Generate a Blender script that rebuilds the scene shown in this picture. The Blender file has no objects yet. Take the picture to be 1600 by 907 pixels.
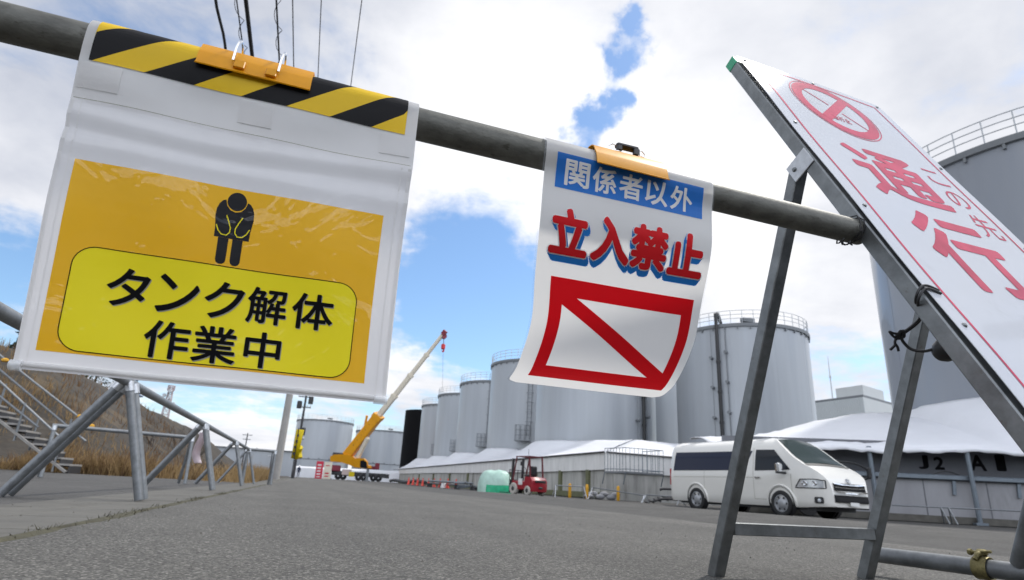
import bpy, bmesh, math, random
from mathutils import Vector, Matrix, noise as mnoise
random.seed(7)
R = math.radians
V = Vector
SC = bpy.context.scene
COL = SC.collection
PI = math.pi

# ---------------------------------------------------------------- camera
CAM_H = 0.21
RT = V((0.945, -0.321, 0.053)); UP = V((-0.150, -0.284, 0.947)); FW = V((0.289, 0.903, 0.317))
FW.normalize(); RT = (RT - FW * RT.dot(FW)).normalized(); UP = RT.cross(FW)
cd = bpy.data.cameras.new('camera'); cam = bpy.data.objects.new('camera', cd); COL.objects.link(cam)
cam.matrix_world = Matrix(((RT.x, UP.x, -FW.x, 0), (RT.y, UP.y, -FW.y, 0), (RT.z, UP.z, -FW.z, CAM_H), (0, 0, 0, 1)))
cd.sensor_width = 36; cd.lens = 930 / 1600 * 36; cd.clip_start = 0.02; cd.clip_end = 6000
cd.dof.use_dof = True; cd.dof.focus_distance = 1.2; cd.dof.aperture_fstop = 7.5
SC.camera = cam

# ---------------------------------------------------------------- sky and sun
SUN_EL, SUN_AZ = 55.5, 74            # azimuth measured from +Y towards +X
w = bpy.data.worlds.new('World'); SC.world = w; w.use_nodes = True
NT = w.node_tree; NT.nodes.clear()
def nd(nt, typ, **kw):
    n = nt.nodes.new(typ)
    for k, v in kw.items():
        if k.startswith('i_'): n.inputs[int(k[2:])].default_value = v
        else: setattr(n, k, v)
    return n
def math_(nt, op, a, b=None, c=None, clamp=False):
    n = nt.nodes.new('ShaderNodeMath'); n.operation = op; n.use_clamp = clamp
    for i, x in enumerate((a, b, c)):
        if x is None: continue
        if isinstance(x, (int, float)): n.inputs[i].default_value = x
        else: nt.links.new(x, n.inputs[i])
    return n.outputs[0]
def build_sky():
    nt = NT; L = nt.links.new
    out = nd(nt, 'ShaderNodeOutputWorld'); bg = nd(nt, 'ShaderNodeBackground'); bg.inputs[1].default_value = 0.10
    sky = nd(nt, 'ShaderNodeTexSky'); sky.sky_type = 'NISHITA'; sky.sun_disc = False
    sky.sun_elevation = R(SUN_EL); sky.sun_rotation = R(SUN_AZ); sky.air_density = 1.0; sky.dust_density = 0.6; sky.ozone_density = 1.4
    tc = nd(nt, 'ShaderNodeTexCoord')
    d = tc.outputs['Generated']
    sep = nd(nt, 'ShaderNodeSeparateXYZ'); L(d, sep.inputs[0])
    z = math_(nt, 'MAXIMUM', sep.outputs[2], 0.0); zz = math_(nt, 'ADD', z, 0.16)
    px = math_(nt, 'DIVIDE', sep.outputs[0], zz); py = math_(nt, 'DIVIDE', sep.outputs[1], zz)
    cmb = nd(nt, 'ShaderNodeCombineXYZ'); L(px, cmb.inputs[0]); L(py, cmb.inputs[1])
    def noise(scale, detail, rough, off=(0, 0, 0), dist=0.0):
        mp = nd(nt, 'ShaderNodeMapping'); mp.inputs['Location'].default_value = off; L(cmb.outputs[0], mp.inputs[0])
        n = nd(nt, 'ShaderNodeTexNoise'); n.inputs['Scale'].default_value = scale; n.inputs['Detail'].default_value = detail
        n.inputs['Roughness'].default_value = rough; n.inputs['Distortion'].default_value = dist
        L(mp.outputs[0], n.inputs['Vector']); return n.outputs[0]
    dn = nd(nt, 'ShaderNodeTexNoise'); dn.inputs['Scale'].default_value = 9.0; dn.inputs['Detail'].default_value = 6; dn.inputs['Roughness'].default_value = 0.6; L(d, dn.inputs['Vector'])
    dsub = nd(nt, 'ShaderNodeVectorMath', operation='SUBTRACT'); L(dn.outputs['Color'], dsub.inputs[0]); dsub.inputs[1].default_value = (.5, .5, .5)
    dsc = nd(nt, 'ShaderNodeVectorMath', operation='SCALE'); L(dsub.outputs[0], dsc.inputs[0]); dsc.inputs[3].default_value = 0.16
    dad = nd(nt, 'ShaderNodeVectorMath', operation='ADD'); L(d, dad.inputs[0]); L(dsc.outputs[0], dad.inputs[1])
    dnm = nd(nt, 'ShaderNodeVectorMath', operation='NORMALIZE'); L(dad.outputs[0], dnm.inputs[0]); dw = dnm.outputs[0]
    def blob(az, el, sig, amt):
        v = V((math.sin(R(az)) * math.cos(R(el)), math.cos(R(az)) * math.cos(R(el)), math.sin(R(el))))
        dp = nd(nt, 'ShaderNodeVectorMath', operation='DOT_PRODUCT'); L(dw, dp.inputs[0]); dp.inputs[1].default_value = v
        k = 2.0 / R(sig) ** 2
        e = math_(nt, 'EXPONENT', math_(nt, 'MULTIPLY', math_(nt, 'SUBTRACT', dp.outputs['Value'], 1.0), k))
        return math_(nt, 'MULTIPLY', e, amt)
    n1 = noise(1.5, 9, 0.56, (3.1, 0.4, 0), 0.25); n2 = noise(5.5, 6, 0.6, (1.0, 5.0, 0), 0.2); n3 = noise(1.1, 5, 0.5, (7.0, 2.0, 0), 0.5)
    cov = math_(nt, 'ADD', math_(nt, 'MULTIPLY', math_(nt, 'SUBTRACT', n1, 0.5), 1.5), math_(nt, 'MULTIPLY', math_(nt, 'SUBTRACT', n2, 0.5), 1.15))
    cov = math_(nt, 'ADD', cov, 0.52)
    for az, el, sg, am in ((12, 20, 7.0, -0.75), (17, 15, 6, -0.6), (6, 13, 7, -0.4), (-24, 13, 5, -0.75), (-7, 7.5, 6, -0.6), (10, 8.0, 5, -0.3), (0, 20, 8, .3),
                           (26.0, 34.2, 1.6, -.95), (28, 36.2, 1.3, -.85), (29, 39.3, 1.35, -.95), (30.2, 42, 1.2, -.85), (24.5, 31, 1.8, -.75), (25, 29, 1.2, -.5), (33, 36, 3, .5), (22, 37, 3.5, .5),
                           (-5, 2.8, 4.5, 0.65), (6.8, 11.0, 3.0, 0.6), (9.6, 9.0, 2.6, 0.55), (21, 26, 3.5, 0.35), (46, 26, 14, 0.5),
                           (8, 40, 14, 0.35), (-25, 23, 7, 0.45), (3, 28, 6, 0.25), (52, 8, 7, -0.35)):
        cov = math_(nt, 'ADD', cov, blob(az, el, sg, am))
    back = math_(nt, 'MULTIPLY', math_(nt, 'SUBTRACT', math_(nt, 'MULTIPLY', sep.outputs[1], -1.0), 0.05), 1.6, clamp=True)   # slightly thinner cloud behind the viewer; also masks the brightness added there
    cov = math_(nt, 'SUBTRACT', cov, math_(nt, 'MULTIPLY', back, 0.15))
    mr = nd(nt, 'ShaderNodeMapRange', interpolation_type='SMOOTHSTEP'); mr.inputs[1].default_value = 0.0; mr.inputs[2].default_value = 0.72
    L(cov, mr.inputs[0])
    # cloud body: white where lit through, lilac grey where thick
    g = math_(nt, 'ADD', math_(nt, 'MULTIPLY', math_(nt, 'SUBTRACT', n3, 0.5), 2.2), 0.62)
    for az, el, sg, am in ((-22, 27, 8, -0.55), (-8, 42, 10, -0.4), (55, 36, 12, -0.5), (40, 40, 8, -0.3), (10, 38, 9, 0.5), (38, 26, 7, 0.6), (22, 30, 8, 0.45), (50, 20, 7, -0.25)):
        g = math_(nt, 'ADD', g, blob(az, el, sg, am))
    gc = math_(nt, 'ADD', g, math_(nt, 'MULTIPLY', math_(nt, 'SUBTRACT', n2, 0.5), 0.5), clamp=True)
    cc = nd(nt, 'ShaderNodeMix', data_type='RGBA'); L(gc, cc.inputs[0])
    cc.inputs[6].default_value = (4.1, 4.35, 5.0, 1); cc.inputs[7].default_value = (7.9, 7.9, 8.05, 1)
    front = nd(nt, 'ShaderNodeMix', data_type='RGBA', blend_type='MULTIPLY'); front.inputs[0].default_value = 1.0; L(cc.outputs[2], front.inputs[6]); L(math_(nt, 'ADD', math_(nt, 'MULTIPLY', back, 2.2), 1.0), front.inputs[7])  # unseen clouds behind the viewer brightened to light the sheet fronts
    tint = nd(nt, 'ShaderNodeMix', data_type='RGBA', blend_type='MULTIPLY'); tint.inputs[0].default_value = 1.0
    L(sky.outputs[0], tint.inputs[6]); tint.inputs[7].default_value = (1.05, 1.20, 1.30, 1)
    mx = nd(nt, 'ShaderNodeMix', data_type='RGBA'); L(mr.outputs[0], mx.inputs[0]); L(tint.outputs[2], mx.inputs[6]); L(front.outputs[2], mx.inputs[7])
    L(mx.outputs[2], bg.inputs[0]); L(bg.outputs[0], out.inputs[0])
build_sky()
sd = bpy.data.lights.new('sun', 'SUN'); sun = bpy.data.objects.new('sun', sd); COL.objects.link(sun)
sd.energy = 2.0; sd.angle = R(4); sd.color = (1, 0.96, 0.9)
sun.rotation_euler = (V((math.sin(R(SUN_AZ)) * math.cos(R(SUN_EL)), math.cos(R(SUN_AZ)) * math.cos(R(SUN_EL)), math.sin(R(SUN_EL))))).to_track_quat('Z', 'Y').to_euler()
SC.view_settings.view_transform = 'Standard'; SC.view_settings.look = 'None'; SC.view_settings.exposure = 0.52; SC.view_settings.gamma = 1
SC.view_settings.use_curve_mapping = False
SC.render.engine = 'CYCLES'; SC.cycles.use_denoising = True; SC.cycles.max_bounces = 6; SC.cycles.transparent_max_bounces = 12
SC.cycles.sample_clamp_direct = 3.0; SC.cycles.sample_clamp_indirect = 6.0; SC.cycles.caustics_reflective = False; SC.cycles.caustics_refractive = False

# ---------------------------------------------------------------- materials
MATS = {}
def mat(name, col, rough=0.6, metal=0.0, var=0.0, vscale=8.0, bump=0.0, bscale=60.0, coat=0.0, coat_bump=0.0, trans=0.0, streak=0.0,
        stain=None, spec=0.5, alpha=1.0, emit=None, stretch=(1, 1, 1), detail=5):
    if name in MATS: return MATS[name]
    m = bpy.data.materials.new(name); m.use_nodes = True; nt = m.node_tree; L = nt.links.new
    p = nt.nodes['Principled BSDF']; out = nt.nodes['Material Output']
    p.inputs['Base Color'].default_value = (*col, 1); p.inputs['Roughness'].default_value = rough; p.inputs['Metallic'].default_value = metal
    p.inputs['Specular IOR Level'].default_value = spec
    geo = nd(nt, 'ShaderNodeNewGeometry'); mp = nd(nt, 'ShaderNodeMapping'); L(geo.outputs['Position'], mp.inputs[0]); mp.inputs['Scale'].default_value = stretch
    if var > 0:
        n = nd(nt, 'ShaderNodeTexNoise'); n.inputs['Scale'].default_value = vscale; n.inputs['Detail'].default_value = detail; n.inputs['Roughness'].default_value = 0.65; L(mp.outputs[0], n.inputs['Vector'])
        rm = nd(nt, 'ShaderNodeMapRange'); rm.inputs[1].default_value = 0.25; rm.inputs[2].default_value = 0.75
        rm.inputs[3].default_value = 1 - var; rm.inputs[4].default_value = 1 + var; L(n.outputs[0], rm.inputs[0])
        mu = nd(nt, 'ShaderNodeMix', data_type='RGBA', blend_type='MULTIPLY'); mu.inputs[0].default_value = 1
        mu.inputs[6].default_value = (*col, 1); L(rm.outputs[0], mu.inputs[7])
        last = mu.outputs[2]
        if stain is not None:
            n2 = nd(nt, 'ShaderNodeTexNoise'); n2.inputs['Scale'].default_value = stain[1]; n2.inputs['Detail'].default_value = 6; n2.inputs['Roughness'].default_value = 0.7; L(mp.outputs[0], n2.inputs['Vector'])
            r2 = nd(nt, 'ShaderNodeMapRange', interpolation_type='SMOOTHSTEP'); r2.inputs[1].default_value = stain[2]; r2.inputs[2].default_value = stain[3]; L(n2.outputs[0], r2.inputs[0])
            mm = nd(nt, 'ShaderNodeMix', data_type='RGBA'); L(r2.outputs[0], mm.inputs[0]); L(last, mm.inputs[6]); mm.inputs[7].default_value = (*stain[0], 1)
            last = mm.outputs[2]
        L(last, p.inputs['Base Color'])
        rr = nd(nt, 'ShaderNodeMapRange'); rr.inputs[3].default_value = max(0.03, rough * 0.8); rr.inputs[4].default_value = min(1, rough * 1.2); L(n.outputs[0], rr.inputs[0]); L(rr.outputs[0], p.inputs['Roughness'])
    if bump > 0:
        n = nd(nt, 'ShaderNodeTexNoise'); n.inputs['Scale'].default_value = bscale; n.inputs['Detail'].default_value = 4; L(mp.outputs[0], n.inputs['Vector'])
        b = nd(nt, 'ShaderNodeBump'); b.inputs['Strength'].default_value = 1.0; b.inputs['Distance'].default_value = bump; L(n.outputs[0], b.inputs['Height']); L(b.outputs[0], p.inputs['Normal'])
    if coat > 0:
        p.inputs['Coat Weight'].default_value = coat; p.inputs['Coat Roughness'].default_value = 0.06
        if coat_bump > 0:
            n = nd(nt, 'ShaderNodeTexNoise'); n.inputs['Scale'].default_value = 7; n.inputs['Detail'].default_value = 3; n.inputs['Distortion'].default_value = 1.2; L(mp.outputs[0], n.inputs['Vector'])
            b = nd(nt, 'ShaderNodeBump'); b.inputs['Distance'].default_value = coat_bump; L(n.outputs[0], b.inputs['Height']); L(b.outputs[0], p.inputs['Coat Normal'])
    if emit: p.inputs['Emission Color'].default_value = (*emit, 1); p.inputs['Emission Strength'].default_value = 1
    if alpha < 1: p.inputs['Alpha'].default_value = alpha
    if trans > 0:
        t = nd(nt, 'ShaderNodeBsdfTranslucent'); t.inputs[0].default_value = (*[min(1, c * 1.02) for c in col], 1)
        ms = nd(nt, 'ShaderNodeMixShader'); ms.inputs[0].default_value = trans; L(p.outputs[0], ms.inputs[1]); L(t.outputs[0], ms.inputs[2]); L(ms.outputs[0], out.inputs[0])
    MATS[name] = m; return m
def asphalt(name, base, light, dark, patch=0.18):
    m = bpy.data.materials.new(name); m.use_nodes = True; nt = m.node_tree; L = nt.links.new; p = nt.nodes['Principled BSDF']
    geo = nd(nt, 'ShaderNodeNewGeometry')
    vo = nd(nt, 'ShaderNodeTexVoronoi'); vo.inputs['Scale'].default_value = 200; vo.inputs['Randomness'].default_value = 1; L(geo.outputs['Position'], vo.inputs['Vector'])
    sp = nd(nt, 'ShaderNodeSeparateColor'); L(vo.outputs['Color'], sp.inputs[0])
    rp = nd(nt, 'ShaderNodeValToRGB'); L(sp.outputs[0], rp.inputs[0])
    e = rp.color_ramp.elements; e[0].position = 0.0; e[0].color = (*dark, 1); e[1].position = 1.0; e[1].color = (*light, 1)
    k = e.new(0.35); k.color = (*base, 1); k2 = e.new(0.78); k2.color = (*[b * 1.3 for b in base], 1)
    n = nd(nt, 'ShaderNodeTexNoise'); n.inputs['Scale'].default_value = 0.9; n.inputs['Detail'].default_value = 8; n.inputs['Roughness'].default_value = 0.62; L(geo.outputs['Position'], n.inputs['Vector'])
    mr = nd(nt, 'ShaderNodeMapRange'); mr.inputs[1].default_value = 0.3; mr.inputs[2].default_value = 0.7; mr.inputs[3].default_value = 1 - patch; mr.inputs[4].default_value = 1 + patch; L(n.outputs[0], mr.inputs[0])
    # long faint tyre streaks along the road
    mp = nd(nt, 'ShaderNodeMapping'); mp.inputs['Scale'].default_value = (2.2, 0.07, 1); L(geo.outputs['Position'], mp.inputs[0])
    n2 = nd(nt, 'ShaderNodeTexNoise'); n2.inputs['Scale'].default_value = 1.0; n2.inputs['Detail'].default_value = 4; L(mp.outputs[0], n2.inputs['Vector'])
    m2 = nd(nt, 'ShaderNodeMapRange'); m2.inputs[1].default_value = 0.3; m2.inputs[2].default_value = 0.7; m2.inputs[3].default_value = 0.86; m2.inputs[4].default_value = 1.12; L(n2.outputs[0], m2.inputs[0])
    k3 = math_(nt, 'MULTIPLY', mr.outputs[0], m2.outputs[0])
    # hairline cracks and a few darker oil stains
    wn_ = nd(nt, 'ShaderNodeTexNoise'); wn_.inputs['Scale'].default_value = 2.5; wn_.inputs['Detail'].default_value = 6; L(geo.outputs['Position'], wn_.inputs['Vector'])
    ad = nd(nt, 'ShaderNodeVectorMath', operation='MULTIPLY_ADD'); L(wn_.outputs['Color'], ad.inputs[0]); ad.inputs[1].default_value = (.5, .5, 0); L(geo.outputs['Position'], ad.inputs[2])
    ve = nd(nt, 'ShaderNodeTexVoronoi', feature='DISTANCE_TO_EDGE'); ve.inputs['Scale'].default_value = 0.42; L(ad.outputs[0], ve.inputs['Vector'])
    cr = nd(nt, 'ShaderNodeMapRange'); cr.inputs[1].default_value = 0.0; cr.inputs[2].default_value = 0.004; cr.inputs[3].default_value = 0.45; cr.inputs[4].default_value = 1.0; L(ve.outputs['Distance'], cr.inputs[0])
    gm = nd(nt, 'ShaderNodeMapRange'); gm.inputs[1].default_value = 0.50; gm.inputs[2].default_value = 0.56; L(n.outputs[0], gm.inputs[0])
    cm = nd(nt, 'ShaderNodeMix', data_type='FLOAT'); L(gm.outputs[0], cm.inputs[0]); cm.inputs[2].default_value = 1.0; L(cr.outputs[0], cm.inputs[3])
    so = nd(nt, 'ShaderNodeTexNoise'); so.inputs['Scale'].default_value = 0.55; so.inputs['Detail'].default_value = 3; so.inputs['Roughness'].default_value = 0.4; L(ad.outputs[0], so.inputs['Vector'])
    sm_ = nd(nt, 'ShaderNodeMapRange', interpolation_type='SMOOTHSTEP'); sm_.inputs[1].default_value = 0.64; sm_.inputs[2].default_value = 0.72; sm_.inputs[3].default_value = 1.0; sm_.inputs[4].default_value = 0.72; L(so.outputs[0], sm_.inputs[0])
    k3 = math_(nt, 'MULTIPLY', k3, math_(nt, 'MULTIPLY', cm.outputs[0], sm_.outputs[0]))
    mu = nd(nt, 'ShaderNodeMix', data_type='RGBA', blend_type='MULTIPLY'); mu.inputs[0].default_value = 1; L(rp.outputs[0], mu.inputs[6]); L(k3, mu.inputs[7]); L(mu.outputs[2], p.inputs['Base Color'])
    p.inputs['Roughness'].default_value = 0.82; p.inputs['Specular IOR Level'].default_value = 0.4
    h = math_(nt, 'MULTIPLY', math_(nt, 'SUBTRACT', 1.0, vo.outputs['Distance']), math_(nt, 'ADD', sp.outputs[1], 0.3))
    b = nd(nt, 'ShaderNodeBump'); b.inputs['Distance'].default_value = 0.0025; b.inputs['Strength'].default_value = 1.0; L(h, b.inputs['Height']); L(b.outputs[0], p.inputs['Normal'])
    return m
M_road = asphalt('road_asphalt', (0.076, 0.073, 0.066), (0.24, 0.232, 0.21), (0.026, 0.025, 0.023))
M_yard = asphalt('yard_asphalt', (0.054, 0.052, 0.048), (0.13, 0.126, 0.118), (0.024, 0.023, 0.022), 0.26)
M_path = asphalt('path_asphalt', (0.060, 0.058, 0.055), (0.13, 0.127, 0.122), (0.034, 0.033, 0.031), 0.18)
M_conc = mat('worn_concrete', (0.100, 0.096, 0.085), 0.9, var=0.28, vscale=3.5, bump=0.002, bscale=90, stain=((0.062, 0.058, 0.05), 1.7, 0.5, 0.72))
M_galv = mat('galvanised_pipe', (0.20, 0.212, 0.222), 0.5, 0.6, var=0.3, vscale=22, bump=0.0004, bscale=160, detail=8)
M_oldpipe = mat('weathered_pipe', (0.115, 0.115, 0.102), 0.55, 0.45, var=0.45, vscale=45, bump=0.0006, bscale=240, stretch=(0.5, 1, 1), stain=((0.06, 0.055, 0.045), 60, 0.56, 0.7), detail=8)
M_steel = mat('zinc_tube', (0.20, 0.212, 0.216), 0.42, 0.75, var=0.34, vscale=18, bump=0.0003, bscale=130, stain=((0.15, 0.14, 0.13), 26, 0.6, 0.75))
M_cap = mat('bright_cap', (0.5, 0.52, 0.54), 0.35, 0.7, var=0.2, vscale=40)
M_chrome = mat('chrome', (0.75, 0.77, 0.8), 0.12, 1.0)
M_brass = mat('yellow_zinc', (0.22, 0.19, 0.085), 0.5, 0.6, var=0.55, vscale=70)
M_vinyl = mat('white_vinyl', (0.82, 0.815, 0.81), 0.42, var=0.04, vscale=14, bump=0.0006, bscale=26, coat=0.25, trans=0.5)
M_pouch = mat('glossy_pouch_paper', (0.84, 0.835, 0.845), 0.35, var=0.04, vscale=14, coat=1.0, coat_bump=0.016, trans=0.5)
M_orange = mat('orange_print', (0.86, 0.475, 0.001), 0.45, var=0.05, vscale=4, coat=0.9, coat_bump=0.022, trans=0.12)
M_panel = mat('yellow_print', (0.86, 0.73, 0.0), 0.45, var=0.04, vscale=4, coat=0.3, coat_bump=0.014, trans=0.05)
M_ink = mat('black_ink', (0.006, 0.006, 0.007), 0.7, spec=0.04)
M_inkgrey = mat('grey_ink', (0.30, 0.29, 0.24), 0.45)
M_navy = mat('dark_figure_ink', (0.010, 0.011, 0.015), 0.5, spec=0.2, coat=0.6, coat_bump=0.012)
M_stripey = mat('stripe_yellow', (0.68, 0.44, 0.001), 0.45, var=0.06, vscale=14, bump=0.0008, bscale=30, spec=0.3, trans=0.05)
M_stripek = mat('stripe_black', (0.009, 0.009, 0.010), 0.5, var=0.1, vscale=14, bump=0.0008, bscale=30, spec=0.12)
M_sheet2 = mat('white_sheet', (0.85, 0.84, 0.825), 0.4, var=0.02, vscale=9, coat=0.3, trans=0.55)
M_film = mat('clear_film_edge', (0.74, 0.80, 0.88), 0.15, coat=0.5, alpha=0.12)
M_blue = mat('blue_print', (0.02, 0.22, 0.70), 0.42, coat=0.2, trans=0.5)
M_red = mat('red_print', (0.78, 0.005, 0.014), 0.42, coat=0.25, trans=0.5)
M_redl = mat('red_letter_print', (0.80, 0.005, 0.014), 0.45, coat=0.12, trans=0.2)
M_bluel = mat('blue_letter_print', (0.015, 0.24, 0.72), 0.42, coat=0.12, trans=0.25)
M_whitel = mat('white_letter_print', (0.92, 0.915, 0.90), 0.42, coat=0.2, trans=0.45)
M_white = mat('white_print', (0.80, 0.80, 0.79), 0.4, coat=0.3, trans=0.15)
M_clip = mat('yellow_plastic', (0.66, 0.29, 0.002), 0.38, var=0.08, vscale=40, spec=0.3, trans=0.12)
M_clear = mat('clear_plastic', (0.85, 0.88, 0.9), 0.1, coat=1.0, alpha=0.45)
M_blackp = mat('black_plastic', (0.018, 0.018, 0.02), 0.42, var=0.1, vscale=40)
M_board = mat('enamel_board', (0.52, 0.54, 0.58), 0.10, var=0.03, vscale=6, spec=0.05, stain=((0.43, 0.445, 0.47), 3.5, 0.55, 0.75))
M_pinkred = mat('faded_red_paint', (0.50, 0.075, 0.125), 0.12, var=0.25, vscale=7, spec=0.05)
M_green = mat('green_tape', (0.03, 0.36, 0.19), 0.4, var=0.1, vscale=60)
M_tank = mat('tank_paint', (0.355, 0.38, 0.41), 0.32, var=0.09, vscale=0.9, stretch=(1, 1, 0.07), coat=0.15)
M_tankd = mat('tank_grey_trim', (0.17, 0.182, 0.195), 0.5, var=0.1, vscale=3)
M_tank7 = mat('tank_blue_grey_paint', (0.23, 0.25, 0.285), 0.34, var=0.06, vscale=0.5, stretch=(1, 1, 0.15), coat=0.3)
M_black = mat('black_coating', (0.004, 0.004, 0.005), 0.7, spec=0.1, var=0.25, vscale=0.8, stretch=(1, 1, 0.1))
M_rail = mat('rail_paint', (0.46, 0.48, 0.50), 0.5)
M_tent = mat('white_canopy', (0.80, 0.81, 0.84), 0.55, var=0.05, vscale=0.7, bump=0.03, bscale=0.9, trans=0.2)
M_skirt = mat('stained_panel', (0.70, 0.695, 0.68), 0.75, var=0.14, vscale=2.2, stretch=(1, 1, 0.25), stain=((0.50, 0.49, 0.46), 0.8, 0.55, 0.8))
M_wall = mat('streaked_concrete', (0.42, 0.415, 0.39), 0.9, var=0.3, vscale=2.0, stretch=(1, 1, 0.12), stain=((0.13, 0.125, 0.105), 1.1, 0.48, 0.72))
M_moss = mat('mossy_green_paint', (0.135, 0.14, 0.075), 0.8, var=0.25, vscale=2.5)
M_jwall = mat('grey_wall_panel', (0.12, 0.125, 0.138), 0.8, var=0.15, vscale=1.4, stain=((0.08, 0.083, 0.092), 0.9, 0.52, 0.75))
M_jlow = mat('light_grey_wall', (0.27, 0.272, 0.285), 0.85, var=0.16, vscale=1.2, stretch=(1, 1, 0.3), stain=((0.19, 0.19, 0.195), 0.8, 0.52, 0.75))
M_bluegrey = mat('blue_grey_steel', (0.16, 0.19, 0.22), 0.5, 0.3, var=0.15, vscale=6)
M_clad = mat('corrugated_cladding', (0.46, 0.49, 0.50), 0.6, var=0.04, vscale=0.5)
M_clad2 = mat('pale_cladding', (0.54, 0.56, 0.56), 0.6, var=0.04, vscale=0.5)
M_vanw = mat('cream_white_car_paint', (0.70, 0.69, 0.65), 0.25, var=0.02, vscale=2, coat=0.8)
M_glass = mat('dark_glass', (0.010, 0.013, 0.017), 0.08, spec=0.4)
M_glassb = mat('sky_reflection_glass', (0.007, 0.012, 0.034), 0.08, spec=0.35)  # blue of the reflected sky put into the glass colour
M_glassg = mat('windscreen_glass', (0.028, 0.042, 0.040), 0.08, spec=0.5)
M_tyre = mat('tyre_rubber', (0.018, 0.018, 0.019), 0.85, var=0.2, vscale=30)
M_lamp = mat('lamp_lens', (0.62, 0.65, 0.68), 0.1, 0.4, coat=1.0, var=0.3, vscale=14)
M_redlens = mat('red_lens', (0.35, 0.01, 0.015), 0.2, coat=1.0)
M_crane = mat('crane_yellow', (0.70, 0.31, 0.008), 0.4, var=0.08, vscale=1.5)
M_boomw = mat('boom_white', (0.66, 0.60, 0.49), 0.45, var=0.05, vscale=1)
M_void = mat('black_grille', (0.005, 0.005, 0.006), 0.6, spec=0.15)
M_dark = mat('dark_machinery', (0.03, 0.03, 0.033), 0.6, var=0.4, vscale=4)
M_maroon = mat('maroon_paint', (0.20, 0.015, 0.035), 0.5)
M_fork = mat('forklift_red', (0.28, 0.010, 0.022), 0.32, var=0.12, vscale=5, coat=0.4)
M_forkd = mat('forklift_dark_red', (0.11, 0.012, 0.018), 0.45, var=0.1, vscale=5)
M_cone = mat('cone_red', (0.62, 0.055, 0.035), 0.5, var=0.08, vscale=8)
M_tarp = mat('pale_green_sheet', (0.46, 0.66, 0.57), 0.4, var=0.18, vscale=3, bump=0.05, bscale=3, trans=0.15)
M_tarpg = mat('green_sheet', (0.02, 0.40, 0.20), 0.4, var=0.2, vscale=4, bump=0.04, bscale=4)
M_post = mat('yellow_post', (0.62, 0.32, 0.015), 0.5, var=0.1, vscale=8)
M_banner = mat('yellow_banner', (0.72, 0.56, 0.0), 0.6, var=0.05, vscale=3, trans=0.2)
M_hill = mat('grey_brown_slope', (0.036, 0.030, 0.023), 1.0, var=0.45, vscale=0.9, bump=0.10, bscale=2.5, stain=((0.080, 0.058, 0.033), 0.6, 0.5, 0.66))
M_ground = mat('grey_ground', (0.12, 0.115, 0.105), 0.95, var=0.25, vscale=0.5)
M_straw = mat('dry_straw', (0.27, 0.18, 0.08), 0.85, var=0.4, vscale=1.3, trans=0.25)
M_straw2 = mat('russet_grass', (0.15, 0.088, 0.042), 0.85, var=0.35, vscale=1.5, trans=0.2)
M_moss2 = mat('kerb_moss', (0.060, 0.056, 0.034), 1.0, var=0.5, vscale=14, bump=0.006, bscale=160)
M_pine = mat('pine_green', (0.022, 0.040, 0.020), 0.8, var=0.4, vscale=1.5, trans=0.1)
M_bark = mat('bark', (0.07, 0.055, 0.045), 0.95, var=0.3, vscale=10)
M_polec = mat('concrete_pole', (0.30, 0.29, 0.275), 0.85, var=0.15, vscale=3)
M_wire = mat('black_cable', (0.012, 0.012, 0.014), 0.6)
M_wireg = mat('grey_wire', (0.13, 0.135, 0.15), 0.5)
M_wood = mat('grey_scaffold_board', (0.25, 0.24, 0.225), 0.8, var=0.25, vscale=6)
M_towr = mat('tower_red_white', (0.42, 0.36, 0.37), 0.6, var=0.3, vscale=0.6)
M_towb = mat('tower_blue_grey', (0.16, 0.24, 0.36), 0.5, var=0.2, vscale=1)
M_redsign = mat('red_signboard', (0.52, 0.02, 0.05), 0.5, var=0.05, vscale=4)
M_clothn = mat('navy_workwear', (0.012, 0.02, 0.05), 0.8)
M_bagw = mat('white_bag', (0.7, 0.7, 0.7), 0.6, var=0.1, vscale=6)
M_ribbon = mat('pale_pink_ribbon', (0.70, 0.60, 0.63), 0.5, var=0.1, vscale=12, trans=0.3)

# ---------------------------------------------------------------- object helpers
ORG = {}
def tag(o, label=None, cat=None, group=None, kind=None):
    if label: o['label'] = label
    if cat: o['category'] = cat
    if group: o['group'] = group
    if kind: o['kind'] = kind
    return o
def thing(name, label, cat, loc=(0, 0, 0), group=None):
    o = bpy.data.objects.new(name, None); COL.objects.link(o); o.location = loc; o.empty_display_size = 0.1
    ORG[o.name] = V(loc); return tag(o, label, cat, group)
def link(name, me, m, parent=None, org=None, smooth=40):
    if parent is not None: org = ORG[parent.name]
    org = V(org) if org is not None else V((0, 0, 0))
    if org.length > 0: me.transform(Matrix.Translation(-org))
    o = bpy.data.objects.new(name, me); COL.objects.link(o)
    if isinstance(m, (list, tuple)):
        for q in m: me.materials.append(q)
    else: me.materials.append(m)
    if smooth:
        me.polygons.foreach_set('use_smooth', [True] * len(me.polygons))
        try: me.set_sharp_from_angle(angle=R(smooth))
        except Exception: pass
    if parent is not None:
        o.parent = parent
    else: o.location = org
    ORG[o.name] = org
    return o
def dup(root, delta=(0, 0, 0), rotz=0.0, label=None):
    def cp(o, par):
        c = o.copy(); COL.objects.link(c)
        if par is not None: c.parent = par
        ORG[c.name] = ORG.get(o.name, V((0, 0, 0)))
        for ch in list(o.children): cp(ch, c)
        return c
    r = cp(root, None); r.location = root.location + V(delta); r.rotation_euler = (0, 0, root.rotation_euler.z + rotz)
    if label: r['label'] = label
    ORG[r.name] = r.location.copy()
    return r

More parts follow.
